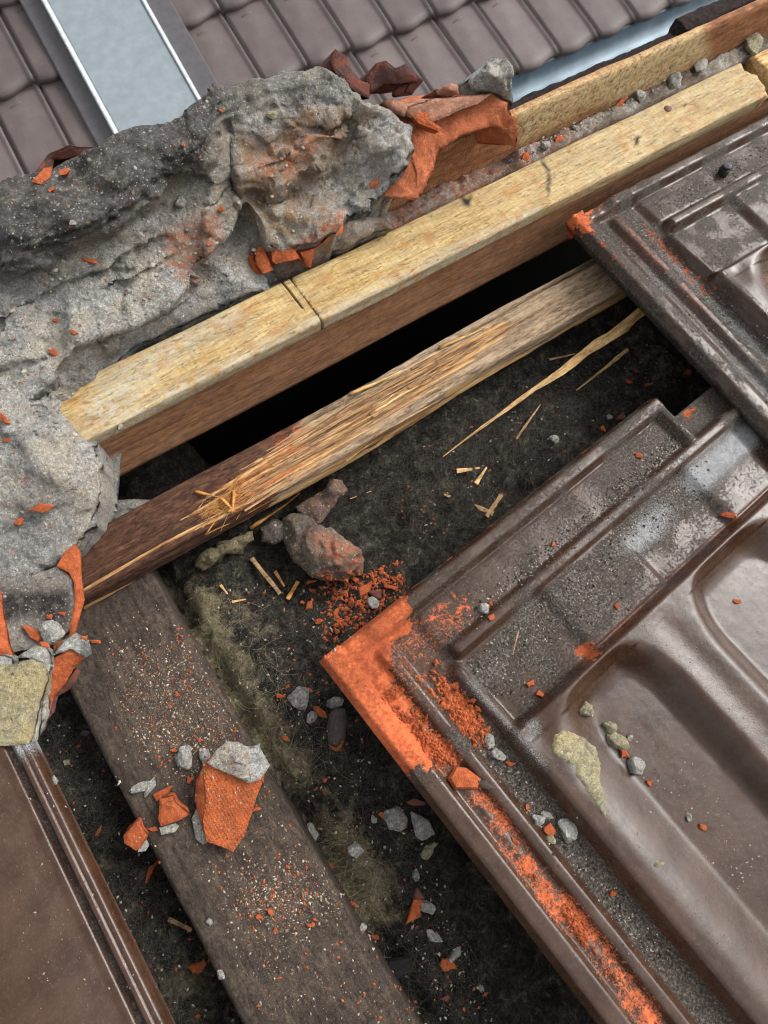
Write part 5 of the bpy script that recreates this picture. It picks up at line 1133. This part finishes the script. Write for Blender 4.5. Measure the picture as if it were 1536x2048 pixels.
C, Mo, D = 'c', 'm', 'd'
for k, (kd, px, py, w, h, an, lab) in enumerate([
    # on the rafter
    (Mo, 368, 1516, 40, 36, 20, 'round pale mortar pebble left of the mortar cap'), (Mo, 410, 1510, 20, 34, 60, 'narrow mortar sliver between pebble and mortar cap'),
    (Mo, 283, 1576, 18, 42, 70, 'pale mortar flake on the rafter edge, left one of two'), (Mo, 302, 1574, 16, 36, 75, 'pale mortar flake on the rafter edge, right one of two'),
    (C, 324, 1586, 44, 24, 35, 'leaf shaped orange chip above the tile block'), (C, 378, 1560, 22, 14, 10, 'small orange chip at the upper left of the large shard'), (C, 306, 1658, 24, 10, 0, 'thin orange chip between the two tile blocks'), (C, 512, 1618, 22, 9, 15, 'orange splinter poking from the right of the large shard'),
    (C, 346, 1498, 12, 16, 60, 'orange crumb above the pale pebble on the rafter'), (C, 400, 1480, 14, 9, -20, 'orange crumb above the mortar cap on the rafter'), (C, 355, 1388, 14, 10, -30, 'lone orange chip in the upper grit patch'), (C, 192, 1282, 16, 26, 55, 'orange flake at the top left of the rafter'),
    (C, 304, 1741, 14, 54, -20, 'curved orange sliver on the wool left of the rafter'), (C, 394, 1929, 34, 22, 10, 'orange chip on the wool beside the lower rafter'), (C, 418, 1919, 10, 10, 10, 'orange crumb right beside the chip near the lower rafter'), (C, 198, 1662, 8, 22, -25, 'thin orange sliver on the wool by the left tile'),
    (Mo, 419, 1842, 13, 12, 0, 'white pebble on the rafter below the shard'), (Mo, 442, 1947, 16, 12, 0, 'white mortar crumb at the lower rafter edge'), (Mo, 107, 1562, 14, 20, 30, 'pale crumb in the gap beside the left tile'), (C, 135, 1524, 14, 12, 0, 'tan crumb on the wool near the sandy chunk'), (D, 170, 1466, 14, 36, 75, 'dark tile sliver beside the rafter top left'),
    (C, 520, 1832, 16, 10, 20, 'orange chip in the lower grit patch, left'), (C, 541, 1822, 12, 16, 40, 'orange chip in the lower grit patch, right'), (C, 548, 1858, 10, 16, 60, 'orange flake below the lower grit patch'), (C, 622, 1848, 18, 10, 10, 'orange chip near the right arris of the rafter'), (C, 576, 1734, 10, 10, 0, 'tiny orange crumb above the lower grit patch'), (C, 558, 1957, 13, 9, 10, 'orange crumb low on the rafter'),
    # middle wool
    (Mo, 598, 1398, 42, 48, 70, 'grey mortar stone beside the flat orange chip on wool'), (C, 562, 1391, 26, 16, 10, 'flat orange chip left of the grey stone'), (C, 636, 1424, 38, 20, -25, 'jagged orange chip below the grey stone'), (Mo, 622, 1436, 26, 22, 20, 'pale crumb under the jagged orange chip'), (C, 618, 1380, 22, 8, -15, 'thin orange chip over the grey stone'), (C, 575, 1373, 14, 8, 30, 'yellowish crumb above the flat orange chip'),
    (Mo, 668, 1405, 24, 34, 60, 'pale crumb at the head of the brown sliver'), (C, 571, 1477, 22, 10, -20, 'small orange brick shaped chip on the wool'), (C, 650, 1560, 13, 11, 0, 'single orange crumb on the dark wool'),
    (Mo, 786, 1640, 46, 40, -20, 'grey mortar stone by the tile edge, left of a pair'), (Mo, 843, 1650, 52, 40, 30, 'grey mortar stone by the tile edge, right of a pair'), (C, 768, 1632, 14, 24, 70, 'orange scrap on the left stone of the pair'), (C, 840, 1645, 18, 10, 30, 'orange scrap on the right stone of the pair'), (C, 830, 1606, 40, 16, -5, 'dark orange flake behind the pair of stones'), (Mo, 747, 1640, 13, 16, 20, 'white crumb left of the pair of stones'),
    (Mo, 621, 1664, 20, 46, -55, 'pale mortar sliver against the rafter side'), (Mo, 852, 1706, 24, 40, 80, 'upright buff mortar crumb below the pair of stones'), (C, 868, 1690, 16, 14, 20, 'orange crumb atop the upright buff crumb'), (Mo, 712, 1700, 26, 26, 40, 'grey crumb on the olive wool patch'), (Mo, 832, 1748, 22, 13, 15, 'small pale crumb right of the olive wool patch'),
    (C, 822, 1822, 56, 40, 35, 'largest orange fragment on the lower wool'), (C, 832, 1786, 34, 26, 10, 'dark orange flake topping the largest wool fragment'), (Mo, 853, 1812, 24, 42, 70, 'mortar bit stuck beside the largest wool fragment'), (C, 898, 1926, 34, 24, 15, 'orange fragment with mortar near the tile underside'), (Mo, 910, 1905, 34, 18, 30, 'mortar strip above the lower orange fragment'), (Mo, 868, 1872, 18, 30, 75, 'pale sliver above the lower orange fragment'), (C, 745, 1872, 34, 12, -25, 'orange and white flake at the rafter arris, lower'), (Mo, 722, 1858, 20, 14, -40, 'pale flake at the rafter arris, lower'), (D, 808, 1932, 66, 48, 60, 'dark slate coloured lump on the lower wool'),
    (C, 662, 1732, 10, 18, 60, 'orange chip at the rafter arris, upper'), (C, 706, 1810, 10, 18, 70, 'orange chip at the rafter arris, middle'), (Mo, 962, 1976, 12, 10, 0, 'white pebble on the dark wool at the bottom'), (C, 890, 1996, 16, 10, -10, 'dull orange chip at the bottom of the wool'),
    # by the tile corner
    (C, 621, 1210, 34, 26, 30, 'orange flake below the sooty boulder, biggest of its cluster'), (C, 606, 1204, 14, 12, 0, 'orange crumb left of the biggest boulder flake'), (C, 639, 1242, 22, 16, 20, 'orange chip under the biggest boulder flake'), (C, 624, 1182, 10, 22, 70, 'upright orange sliver above the biggest boulder flake'), (C, 622, 1164, 26, 13, 10, 'orange chip touching the foot of the boulder'), (C, 672, 1227, 12, 42, -25, 'stick shaped orange chip near the tile corner'), (C, 730, 1180, 44, 30, 40, 'orange slab in the rubble at the tile edge'), (C, 752, 1190, 36, 28, -10, 'dull orange slab at the tile edge, lower'), (C, 782, 1175, 40, 13, -12, 'long orange chip against the tile edge'), (C, 716, 1206, 32, 12, 30, 'orange strip tilted on the tile corner rubble'), (C, 708, 1160, 22, 22, 0, 'orange crumb between boulder and tile edge'), (Mo, 744, 1205, 30, 26, 20, 'grey crumb in the orange rubble at the tile edge'),
    # tile A
    (C, 926, 1556, 64, 46, -10, 'orange block lying in the groove of the front tile'), (D, 972, 1570, 44, 16, -12, 'brown skinned flake behind the orange groove block'), (Mo, 978, 1483, 26, 24, 0, 'pale crumb in the side channel, upper'), (Mo, 992, 1508, 36, 24, -20, 'pale crumb in the side channel, lower'), (C, 1018, 1528, 26, 12, 10, 'orange crumb beside the side channel'),
    (C, 1060, 1364, 22, 26, 50, 'orange chip in the pocket of the front tile, upper'), (C, 1079, 1386, 24, 16, -20, 'orange chip in the pocket of the front tile, lower'), (Mo, 1170, 1420, 32, 36, 60, 'buff mortar crumb at the trough head'), (Mo, 1218, 1456, 24, 28, 30, 'buff mortar crumb in the trough, upper of two'), (Mo, 1232, 1484, 40, 30, -25, 'buff mortar crumb in the trough, lower of two'), (C, 1249, 1508, 24, 22, -40, 'orange chip in the trough beside mortar crumbs'), (Mo, 1258, 1474, 14, 12, 20, 'white crumb right of the trough mortar crumbs'), (Mo, 1270, 1534, 34, 30, 40, 'smooth grey pebble in the trough'), (C, 1297, 1566, 16, 13, 20, 'ochre crumb in the trough below the pebble'),
    (C, 1097, 1656, 26, 34, 60, 'orange chip among pale crumbs in the side channel'), (Mo, 1075, 1641, 26, 24, 0, 'round pale crumb in the side channel group'), (Mo, 1133, 1663, 40, 34, 30, 'largest pale crumb in the side channel group'), (Mo, 1094, 1630, 30, 14, -40, 'white flake in the side channel group'), (Mo, 1100, 1676, 24, 14, 0, 'buff crumb under the side channel orange chip'), (C, 1054, 1614, 14, 12, 10, 'orange crumb above the side channel group'), (C, 1224, 1786, 13, 13, 20, 'orange crumb low in the side channel'), (Mo, 1377, 1636, 12, 16, 60, 'white pebble on the lower tile body'), (C, 1404, 1654, 12, 18, 70, 'orange flake on the lower tile body'), (Mo, 1317, 1728, 20, 10, -30, 'yellowish flake on the tile crest'),
    (Mo, 966, 1217, 26, 24, 30, 'pale crumb in the head channel of the front tile'), (C, 983, 1235, 14, 24, -50, 'orange flake next to the head channel crumb'), (C, 981, 1208, 12, 14, 0, 'orange crumb above the head channel crumb'), (C, 1106, 1089, 16, 12, 20, 'orange chip on the cross rib of the front tile'), (C, 1277, 913, 20, 15, -10, 'orange chip at the right end of the head channel'), (C, 1455, 1030, 34, 16, -10, 'rust orange crust beside the pocket step'), (Mo, 1003, 1112, 0.1, 0.1, 0, '') if False else (C, 1232, 1214, 14, 12, 0, 'orange crumb near the tile body joint'), (C, 1473, 1203, 16, 11, 10, 'orange chip on the tile body at right'),
    # wool, upper right
    (Mo, 1217, 835, 15, 12, 0, 'white crumb by the right end of the tile head'), (Mo, 1108, 880, 20, 16, -20, 'white crumb on the wool below the long splinter'), (C, 1240, 832, 26, 18, 40, 'dark orange flake at the tile head rim'), (C, 1204, 858, 20, 13, -20, 'orange chip below the white crumb by the tile head'), (C, 1258, 765, 18, 14, 20, 'orange chip on the wool below the upper tile'), (C, 1296, 770, 18, 8, 30, 'thin orange chip on the wool below the upper tile'), (C, 1375, 745, 22, 12, 30, 'orange chip half under the upper tile'), (C, 1262, 640, 18, 14, 0, 'red chip at the end of the long splinter'),
    # mortar bed
    (C, 82, 1016, 62, 20, 28, 'oblong orange chip set in the lower mortar'), (C, 38, 1043, 24, 14, 30, 'orange crumb left of the oblong chip in mortar'), (C, 8, 836, 22, 46, 70, 'orange patch on the mortar at the left edge'), (C, 14, 880, 16, 10, 20, 'orange crumb under the left edge patch'), (C, 148, 664, 18, 9, -25, 'orange chip on the middle of the mortar bed'), (C, 108, 706, 20, 13, -35, 'small orange chip below the middle mortar chip'), (C, 178, 520, 34, 11, -10, 'thin orange streak chip on the grey mortar'), (C, 112, 642, 14, 9, 20, 'orange crumb left of the middle mortar chip'), (C, 440, 418, 16, 13, 30, 'orange crumb by the mortar joint'), (C, 420, 488, 20, 8, 30, 'thin orange chip below the mortar joint'), (C, 440, 222, 10, 9, 0, 'orange crumb on the dark mortar crest'), (C, 365, 290, 8, 12, 60, 'orange crumb on the dark mortar roll'), (Mo, 362, 405, 26, 22, 40, 'white pebble set in the mortar left of the joint'), (Mo, 543, 232, 22, 18, 0, 'ochre pebble set in the mortar crest'), (Mo, 145, 446, 14, 12, 0, 'white pebble in the dark mortar'),
    # left cluster
    (Mo, 108, 1262, 46, 42, 20, 'pale mortar chip on the broken tile cluster'), (C, 72, 1268, 56, 24, -20, 'dark edged orange wedge on the broken tile'), (C, 116, 1288, 34, 22, 10, 'orange chip under the pale mortar chip'), (C, 88, 1292, 16, 22, 60, 'small orange chip between wedge and mortar chip'), (C, 100, 1232, 10, 18, 60, 'orange sliver above the wedge, left'), (C, 125, 1226, 10, 18, 70, 'orange sliver above the wedge, right'), (C, 168, 1276, 16, 12, 20, 'orange scrap on the mortar crust end'),
    # ridge groove
    (Mo, 1345, 158, 32, 26, 0, 'grey pebble in the groove behind the yellow batten'), (Mo, 1280, 186, 22, 18, 0, 'pale crumb in the groove, left of the pebble'), (Mo, 1398, 128, 22, 34, 70, 'upright pale flake in the groove, right of the pebble'), (Mo, 1508, 82, 44, 26, 20, 'sandy rubble lump in the groove at the right edge'), (Mo, 1090, 285, 22, 18, 0, 'white crumb in the groove beside the arched shard'), (Mo, 1150, 250, 18, 14, 0, 'small crumb in the middle of the groove'), (C, 1115, 272, 30, 13, 25, 'orange chip in the groove beside the white crumb'), (C, 1050, 308, 18, 15, 0, 'orange chip in the groove below the arched shard'), (C, 1240, 200, 44, 9, 26, 'thin reddish strip along the groove'),
    (Mo, 240, 850, 22, 8, 30, 'white paint like crumb on the front arris of the batten'),
]):
    mt = None
    if 'grey mortar stone' in lab or 'grey pebble' in lab or 'smooth grey' in lab: mt = M_mortar
    if 'buff' in lab or 'ochre pebble' in lab or 'sandy' in lab or 'yellowish flake' in lab: mt = M_mortar_sand
    if 'slate' in lab: mt = M_black
    if 'dark orange' in lab or 'dull orange' in lab or 'red chip' in lab: mt = M_clay_dull
    nm = 'tile_lump' if 'slate' in lab else None
    put(kd, px, py + (9 if 'groove' in lab and py < 330 else 0), w, h, an, lab, 500 + k, None, mt, nm)
# brown glazed sliver with an orange broken tip
r_ = empty('glazed_sliver', drop(673, 1460)[0]); tag(r_, 'brown glazed tile sliver with orange tip standing in the wool', 'tile fragment')
zz = drop(673, 1460)[0][2] + .9
shard('glazed_skin', M_tilebit, [(668, 1416, zz + .4), (690, 1418, zz + .4), (696, 1445, zz + .2), (692, 1478, zz), (672, 1496, zz - .2), (656, 1488, zz - .1), (652, 1455, zz + .2), (658, 1428, zz + .4)], interior=[(674, 1455, zz + .5)], parent=r_, ext=(.1, .2, -.9), res=4, amp=.05, edge=.25, edger=9, rough=.8, seed=461)
shard('clay_tip', M_clay, [(656, 1488, zz - .15), (672, 1496, zz - .25), (690, 1480, zz - .1), (682, 1500, zz - .5), (672, 1510, zz - .7), (660, 1500, zz - .5)], parent=r_, ext=(.1, .2, -.6), res=3, amp=.05, edge=.08, edger=3, rough=.8, seed=462)
# dried mortar splash on the front tile: hugs the glazed slope
def splash(poly, th, name, mat, label, seed):
    B = resample(poly, 4); q = np.c_[B / 20.0, np.zeros(len(B))]; B = B + 5 * np.c_[fbm(q, 1, 4, seed), fbm(q, 1, 4, seed + 9)]
    gx, gy = np.meshgrid(np.arange(B[:, 0].min(), B[:, 0].max(), 4.5), np.arange(B[:, 1].min(), B[:, 1].max(), 4.5)); gx, gy = gx.ravel(), gy.ravel()
    k = inpoly(gx, gy, B); gx, gy = gx[k], gy[k]; k = segdist(gx, gy, B) > 2; pts = np.concatenate([B, np.c_[gx[k], gy[k]]])
    r = delaunay_2d_cdt([Vector(p) for p in pts], [], [list(range(len(B)))], 1, 1e-4); P = np.array([tuple(v) for v in r[0]]); d = segdist(P[:, 0], P[:, 1], B)
    V = []
    for (x, y), dd in zip(P, d):
        p, n = drop(x, y); n = n * (1 if n[2] > 0 else -1); V.append(p + n * (th * min(1, dd / 5) - 0.05 + 0.12 * th * rng.normal()))
    z = np.zeros(len(V)); o = mk(name, V, [list(f) for f in r[2]], mat, None, {'dark': z, 'ochre': z + .1, 'clay': z}); tag(o, label, 'mortar'); return o
splash([(1108, 1470), (1125, 1458), (1160, 1470), (1190, 1492), (1204, 1530), (1200, 1565), (1212, 1600), (1214, 1638), (1190, 1610), (1165, 1570), (1150, 1550), (1148, 1530), (1128, 1520), (1102, 1512)], .28, 'mortar_splash', M_mortar_sand, 'yellowish mortar splash stuck on the front tile', 471)
# black nub on the upper tile
p, n = drop(1444, 348)
r_ = empty('rubber_knob', p); tag(r_, 'black round knob sitting on the upper right tile', 'knob')
v, f = rock_mesh(p + np.array([0, 0, .35]), (.52, .52, .62), 481, 3, .10, 4, .85); mk('stem', v, f, M_black, r_)
v, f = rock_mesh(p + np.array([0, 0, .92]), (.42, .42, .14), 482, 3, .14, 4, .85); mk('worn_top', v, f, flat('worn_rubber', (.05, .045, .055), .6, .4, var=.5, scale=3, bumpd=.3), r_)

# ------------------------------------------------------------------ crumbs, grit and wool fibres
OV = np.array([[1, 0, 0], [-1, 0, 0], [0, 1, 0], [0, -1, 0], [0, 0, 1], [0, 0, -.6]], float); OF = [[0, 2, 4], [2, 1, 4], [1, 3, 4], [3, 0, 4], [2, 0, 5], [1, 2, 5], [3, 1, 5], [0, 3, 5]]
def grains(name, mat, pts, sizes, label, cat='crumbs', parent=None, seed=0, flatz=.7):
    g = np.random.default_rng(seed); V = []; F = []
    for k, (p, s_) in enumerate(zip(pts, sizes)):
        a = g.uniform(0, 6.28); R2 = np.array([[math.cos(a), -math.sin(a), 0], [math.sin(a), math.cos(a), 0], [0, 0, 1]])
        v = OV * g.uniform(.55, 1.2, (6, 1)) * np.array([1.3, .8, flatz]) * s_; V.append(v @ R2.T + p + [0, 0, s_ * .25]); b = k * 6; F.extend([[i + b for i in q] for q in OF])
    V = np.concatenate(V); z = np.zeros(len(V)); o = mk(name, V, F, mat, parent, {'dark': z, 'ochre': z, 'clay': z}, False, org=None if parent else V.mean(0))
    return tag(o, label, cat if not parent else None, None, 'stuff')
def fall(x, y, z=40):
    h = cast((x, y, z), (0, 0, -1)); return None if h is None else np.array(h[0])
def spread(poly, n, seed, soft=0):
    g = np.random.default_rng(seed); x0, y0 = np.min(poly, 0); x1, y1 = np.max(poly, 0); out = []
    while len(out) < n:
        x, y = g.uniform(x0 - soft, x1 + soft, n), g.uniform(y0 - soft, y1 + soft, n)
        ok = g.random(n) < softpoly(x, y, poly, soft + 1)
        out += [drop(a, b)[0] for a, b in zip(x[ok][:n - len(out)], y[ok])]
    return [p for p in out if p is not None]
g = np.random.default_rng(99)
# brick dust heaped in the side groove of the front tile
pts = []; sz = []
tt_ = 4.5 + 30 * g.random(9000) ** 1.3; ss_ = 2.6 + g.normal(size=9000) * .52 * np.where(tt_ < 13, .62, np.maximum(.3, .62 - (tt_ - 13) * .02)) / .62 * .62
keep = (ss_ > 1.5) & (ss_ < 3.6) & (fbm(np.stack([tt_ * 1.1, ss_ * 1.3, tt_ * 0 + .5], -1), 1, 3, 8) > .16 - .36 * (tt_ < 11)) & ((tt_ < 13) | (vnoise(np.stack([tt_ * .7, tt_ * 0 + 3.3, ss_ * .4], -1), 5) > -.3))
for t, s_ in zip(tt_[keep], ss_[keep]):
    p = tile_pt(s_, t); q = fall(p[0], p[1])
    if q is None: continue
    pile = .16 * max(0, 1 - abs(s_ - 2.6) / .9) * g.random() * (1 if 5 < t < 14 else .5); pts.append(q + [0, 0, pile]); sz.append(.02 + .20 * g.random() ** 5)
for k in range(1600):
    t = 8.6 + g.normal() * 1.2; s_ = 5.5 + g.normal() * .5
    if not 4.5 < s_ < 6.6: continue
    p = tile_pt(s_, t); q = fall(p[0], p[1]); pts.append(q + [0, 0, .15 * g.random()]); sz.append(.02 + .26 * g.random() ** 5)
grains('brick_dust', M_clay, pts, sz, 'orange brick dust heaped along the groove of the front tile', 'brick dust', seed=1)
# dark soil and pale sand in the tile channels
pts = []; sz = []
for k in range(2600):
    r = g.random()
    if r < .45: s_, t = 7.6 + 26 * g.random() ** .8, 4.2 + g.normal() * .45
    elif r < .75: s_, t = 7.8 + 26 * g.random(), 6.4 + abs(g.normal()) * 2.0
    else: s_, t = 5.4 + g.normal() * .6, 8 + 20 * g.random()
    if t > 11.5 and s_ > 7: continue
    p = tile_pt(s_, t); q = fall(p[0], p[1])
    if q is not None: pts.append(q); sz.append(.03 + .09 * g.random() ** 2)
M_tan = flat('tan_grit', (.19, .135, .095), .95, .1, var=.7, scale=2); M_soil = flat('dark_soil', (.035, .03, .026), .95, .1, var=.6, scale=2); M_sand = flat('pale_sand', (.36, .31, .24), .95, .1, var=.5, scale=2)
h = len(pts) * 3 // 5; idx = g.permutation(len(pts)); grains('soil_grit', M_soil, [pts[i] for i in idx[:h]], [sz[i] for i in idx[:h]], 'black soil grit in the channels of the front tile', 'grit', seed=2); grains('sand_grit', M_sand, [pts[i] for i in idx[h:]], [sz[i] * .8 for i in idx[h:]], 'pale sand grit in the channels of the front tile', 'grit', seed=3)
pts = []; sz = []
for k in range(1500):
    r = g.random()
    if r < .5: s_, t = 8 + 24 * g.random(), 3.3 + g.normal() * .7
    elif r < .8: s_, t = 5.6 + g.normal() * .7, 3 + 20 * g.random()
    else: s_, t = 2.8 + g.normal() * .5, 4 + 20 * g.random()
    q = fall(B0[0] + s_, B0[1] - t)
    if q is not None: pts.append(q); sz.append(.03 + .08 * g.random() ** 2)
grains('soil_grit', M_soil, pts[:900], sz[:900], 'black soil grit lying on the upper right tile', 'grit', seed=4); grains('sand_grit', M_sand, pts[900:], sz[900:], 'pale grit lying on the upper right tile', 'grit', seed=5)
# grit on the rafter
R1 = [(250, 1320), (380, 1290), (480, 1450), (380, 1560), (270, 1480)]; R2_ = [(480, 1750), (600, 1730), (670, 1800), (560, 1870), (480, 1830)]; R3 = [(200, 1260), (330, 1200), (800, 2040), (520, 2040)]
pts = spread(R1, 3200, 11, 60) + spread(R2_, 1900, 12, 55) + spread(R3, 2400, 13, 5); sz = .014 + .10 * g.random(len(pts)) ** 6
i1 = g.permutation(len(pts)); a = len(pts) * 3 // 4; a0 = len(pts) // 3
grains('tan_grit', M_tan, [pts[i] for i in i1[:a0]], sz[i1[:a0]] * 1.2, 'tan dust and crumbs strewn over the dark rafter', 'grit', seed=66); grains('sand_grit', M_sand, [pts[i] for i in i1[a0:a]], sz[i1[a0:a]], 'pale grit strewn over the dark rafter', 'grit', seed=6); grains('brick_grit', M_clay, [pts[i] for i in i1[a:]], sz[i1[a:]] * 1.25, 'orange grit strewn over the dark rafter', 'grit', seed=7)
# grit on the wool
W1 = [(420, 1180), (700, 1160), (760, 1230), (650, 1330), (780, 1560), (900, 1800), (1000, 2040), (800, 2040), (640, 1680), (480, 1400)]; W2 = [(760, 960), (1050, 760), (1290, 640), (1400, 760), (1180, 860), (850, 1110)]; W3 = [(110, 1420), (250, 1560), (470, 2040), (340, 2040), (90, 1500)]
pts = spread(W1, 2400, 21, 10) + spread(W2, 900, 22, 10) + spread(W3, 500, 23, 5); sz = .014 + .13 * g.random(len(pts)) ** 6; i1 = g.permutation(len(pts)); a = len(pts) * 3 // 4
grains('sand_grit', M_sand, [pts[i] for i in i1[:a]], sz[i1[:a]], 'pale specks of grit scattered over the black wool', 'grit', seed=8); grains('brick_grit', M_clay, [pts[i] for i in i1[a:]], sz[i1[a:]] * 1.2, 'orange specks of grit scattered over the black wool', 'grit', seed=9)
pts = spread([(640, 1150), (800, 1140), (800, 1190), (700, 1260), (650, 1290), (660, 1200)], 1300, 24, 22); grains('brick_rubble', M_clay, pts, .02 + .24 * g.random(len(pts)) ** 4, 'orange brick rubble crumbs around the front tile corner', 'rubble', seed=10)
pts = spread([(1040, 320), (1060, 290), (1300, 170), (1420, 110), (1420, 125), (1250, 215)], 260, 25, 4) ; grains('groove_grit', M_sand, pts, .04 + .14 * g.random(len(pts)) ** 2.5, 'sandy grit in the groove behind the yellow batten', 'grit', seed=11)
pts = spread([(20, 420), (300, 300), (640, 150), (780, 240), (620, 460), (430, 560), (120, 740), (180, 960), (60, 1140), (0, 1150)], 900, 26, 5); i1 = g.permutation(len(pts))
grains('loose_sand', mat_mortar('mortar_grain', (.5, .47, .4)), [pts[i] for i in i1[:760]], .03 + .11 * g.random(760) ** 2.5, 'loose pale grains on the large mortar bed', 'grit', seed=12); grains('loose_brick', M_clay, [pts[i] for i in i1[760:]], .03 + .1 * g.random(len(pts) - 760) ** 2, 'loose orange grains on the large mortar bed', 'grit', seed=13)
pts = spread([(1230, 1450), (1400, 1560), (1520, 1750), (1480, 1800), (1300, 1640)], 160, 27, 30) + spread([(0, 1560), (120, 1560), (300, 2000), (60, 2000)], 60, 28, 10); grains('tile_specks', M_sand, pts, .02 + .07 * g.random(len(pts)) ** 3, 'pale specks sprinkled on the brown tile surfaces', 'grit', seed=14)
# stones of the mortar mix standing proud of the broken bed
pts = spread([(10, 560), (300, 460), (450, 360), (640, 260), (760, 280), (640, 440), (430, 560), (140, 720), (180, 960), (60, 1140), (10, 1150)], 230, 29, 4); V = []; F = []; b = 0
for k, p in enumerate(pts):
    r_ = .05 + .15 * g.random() ** 3; v, f = rock_mesh(p - np.array([0, -.2, .5]) * r_ * .55, (r_ * 1.3, r_, r_ * .7), 3000 + k, 2, .16, 8, .75); V.append(v); F += [[i + b for i in q] for q in f]; b += len(v)
V = np.concatenate(V); tag(mk('aggregate_stones', V, F, flat('aggregate', (.27, .235, .195), .85, .2, var=.7, scale=.7), mort), kind='stuff')
# glass fibres
def fibres(name, mat, n, polys, seed, rad, label=None):
    g = np.random.default_rng(seed); V = []; F = []; b = 0
    for poly, share in polys:
        for p in spread(poly, int(n * share), seed + len(V) % 97, 5):
            if p[2] > -.6: continue
            a = g.uniform(0, 6.28); L = g.uniform(.5, 2.6); k = 6; cur = g.normal() * 0.9; d = np.array([math.cos(a), math.sin(a)]); q = p + [0, 0, .02]; lift = abs(g.normal()) * .05; rr = rad * g.uniform(.6, 1.4)
            ring = []
            for i in range(k):
                t = i / (k - 1); s_ = np.array([-d[1], d[0], 0]); c = q + [0, 0, lift * math.sin(t * 3.1)]
                ring.append([c + s_ * rr, c - s_ * rr, c + [0, 0, rr * 1.6]]); a += cur / k; d = np.array([math.cos(a), math.sin(a)]); q = q + np.array([d[0], d[1], 0]) * L / k
                i_, j_ = int((q[0] + 75) / .42), int((q[1] + 62) / .42); q[2] = max(q[2], WZ[min(max(j_, 0), WZ.shape[0] - 1), min(max(i_, 0), WZ.shape[1] - 1)] + .03)
            ring = np.array(ring); v, f = loft(ring, False); V.append(v); F.extend([[i + b for i in w] for w in f]); b += len(v)
    return tag(mk(name, np.concatenate(V), F, mat, wool), kind='stuff')
fibres('glass_fibres', M_fibre, 5200, ((W2, .45), (W1, .35), (W3, .2)), 31, .008)
fibres('olive_fibres', M_fibre_y, 320, (([(375, 1200), (480, 1180), (640, 1450), (680, 1550), (470, 1400)], .55), ([(650, 1660), (700, 1660), (770, 1760), (750, 1840), (690, 1760)], .45)), 33, .009)
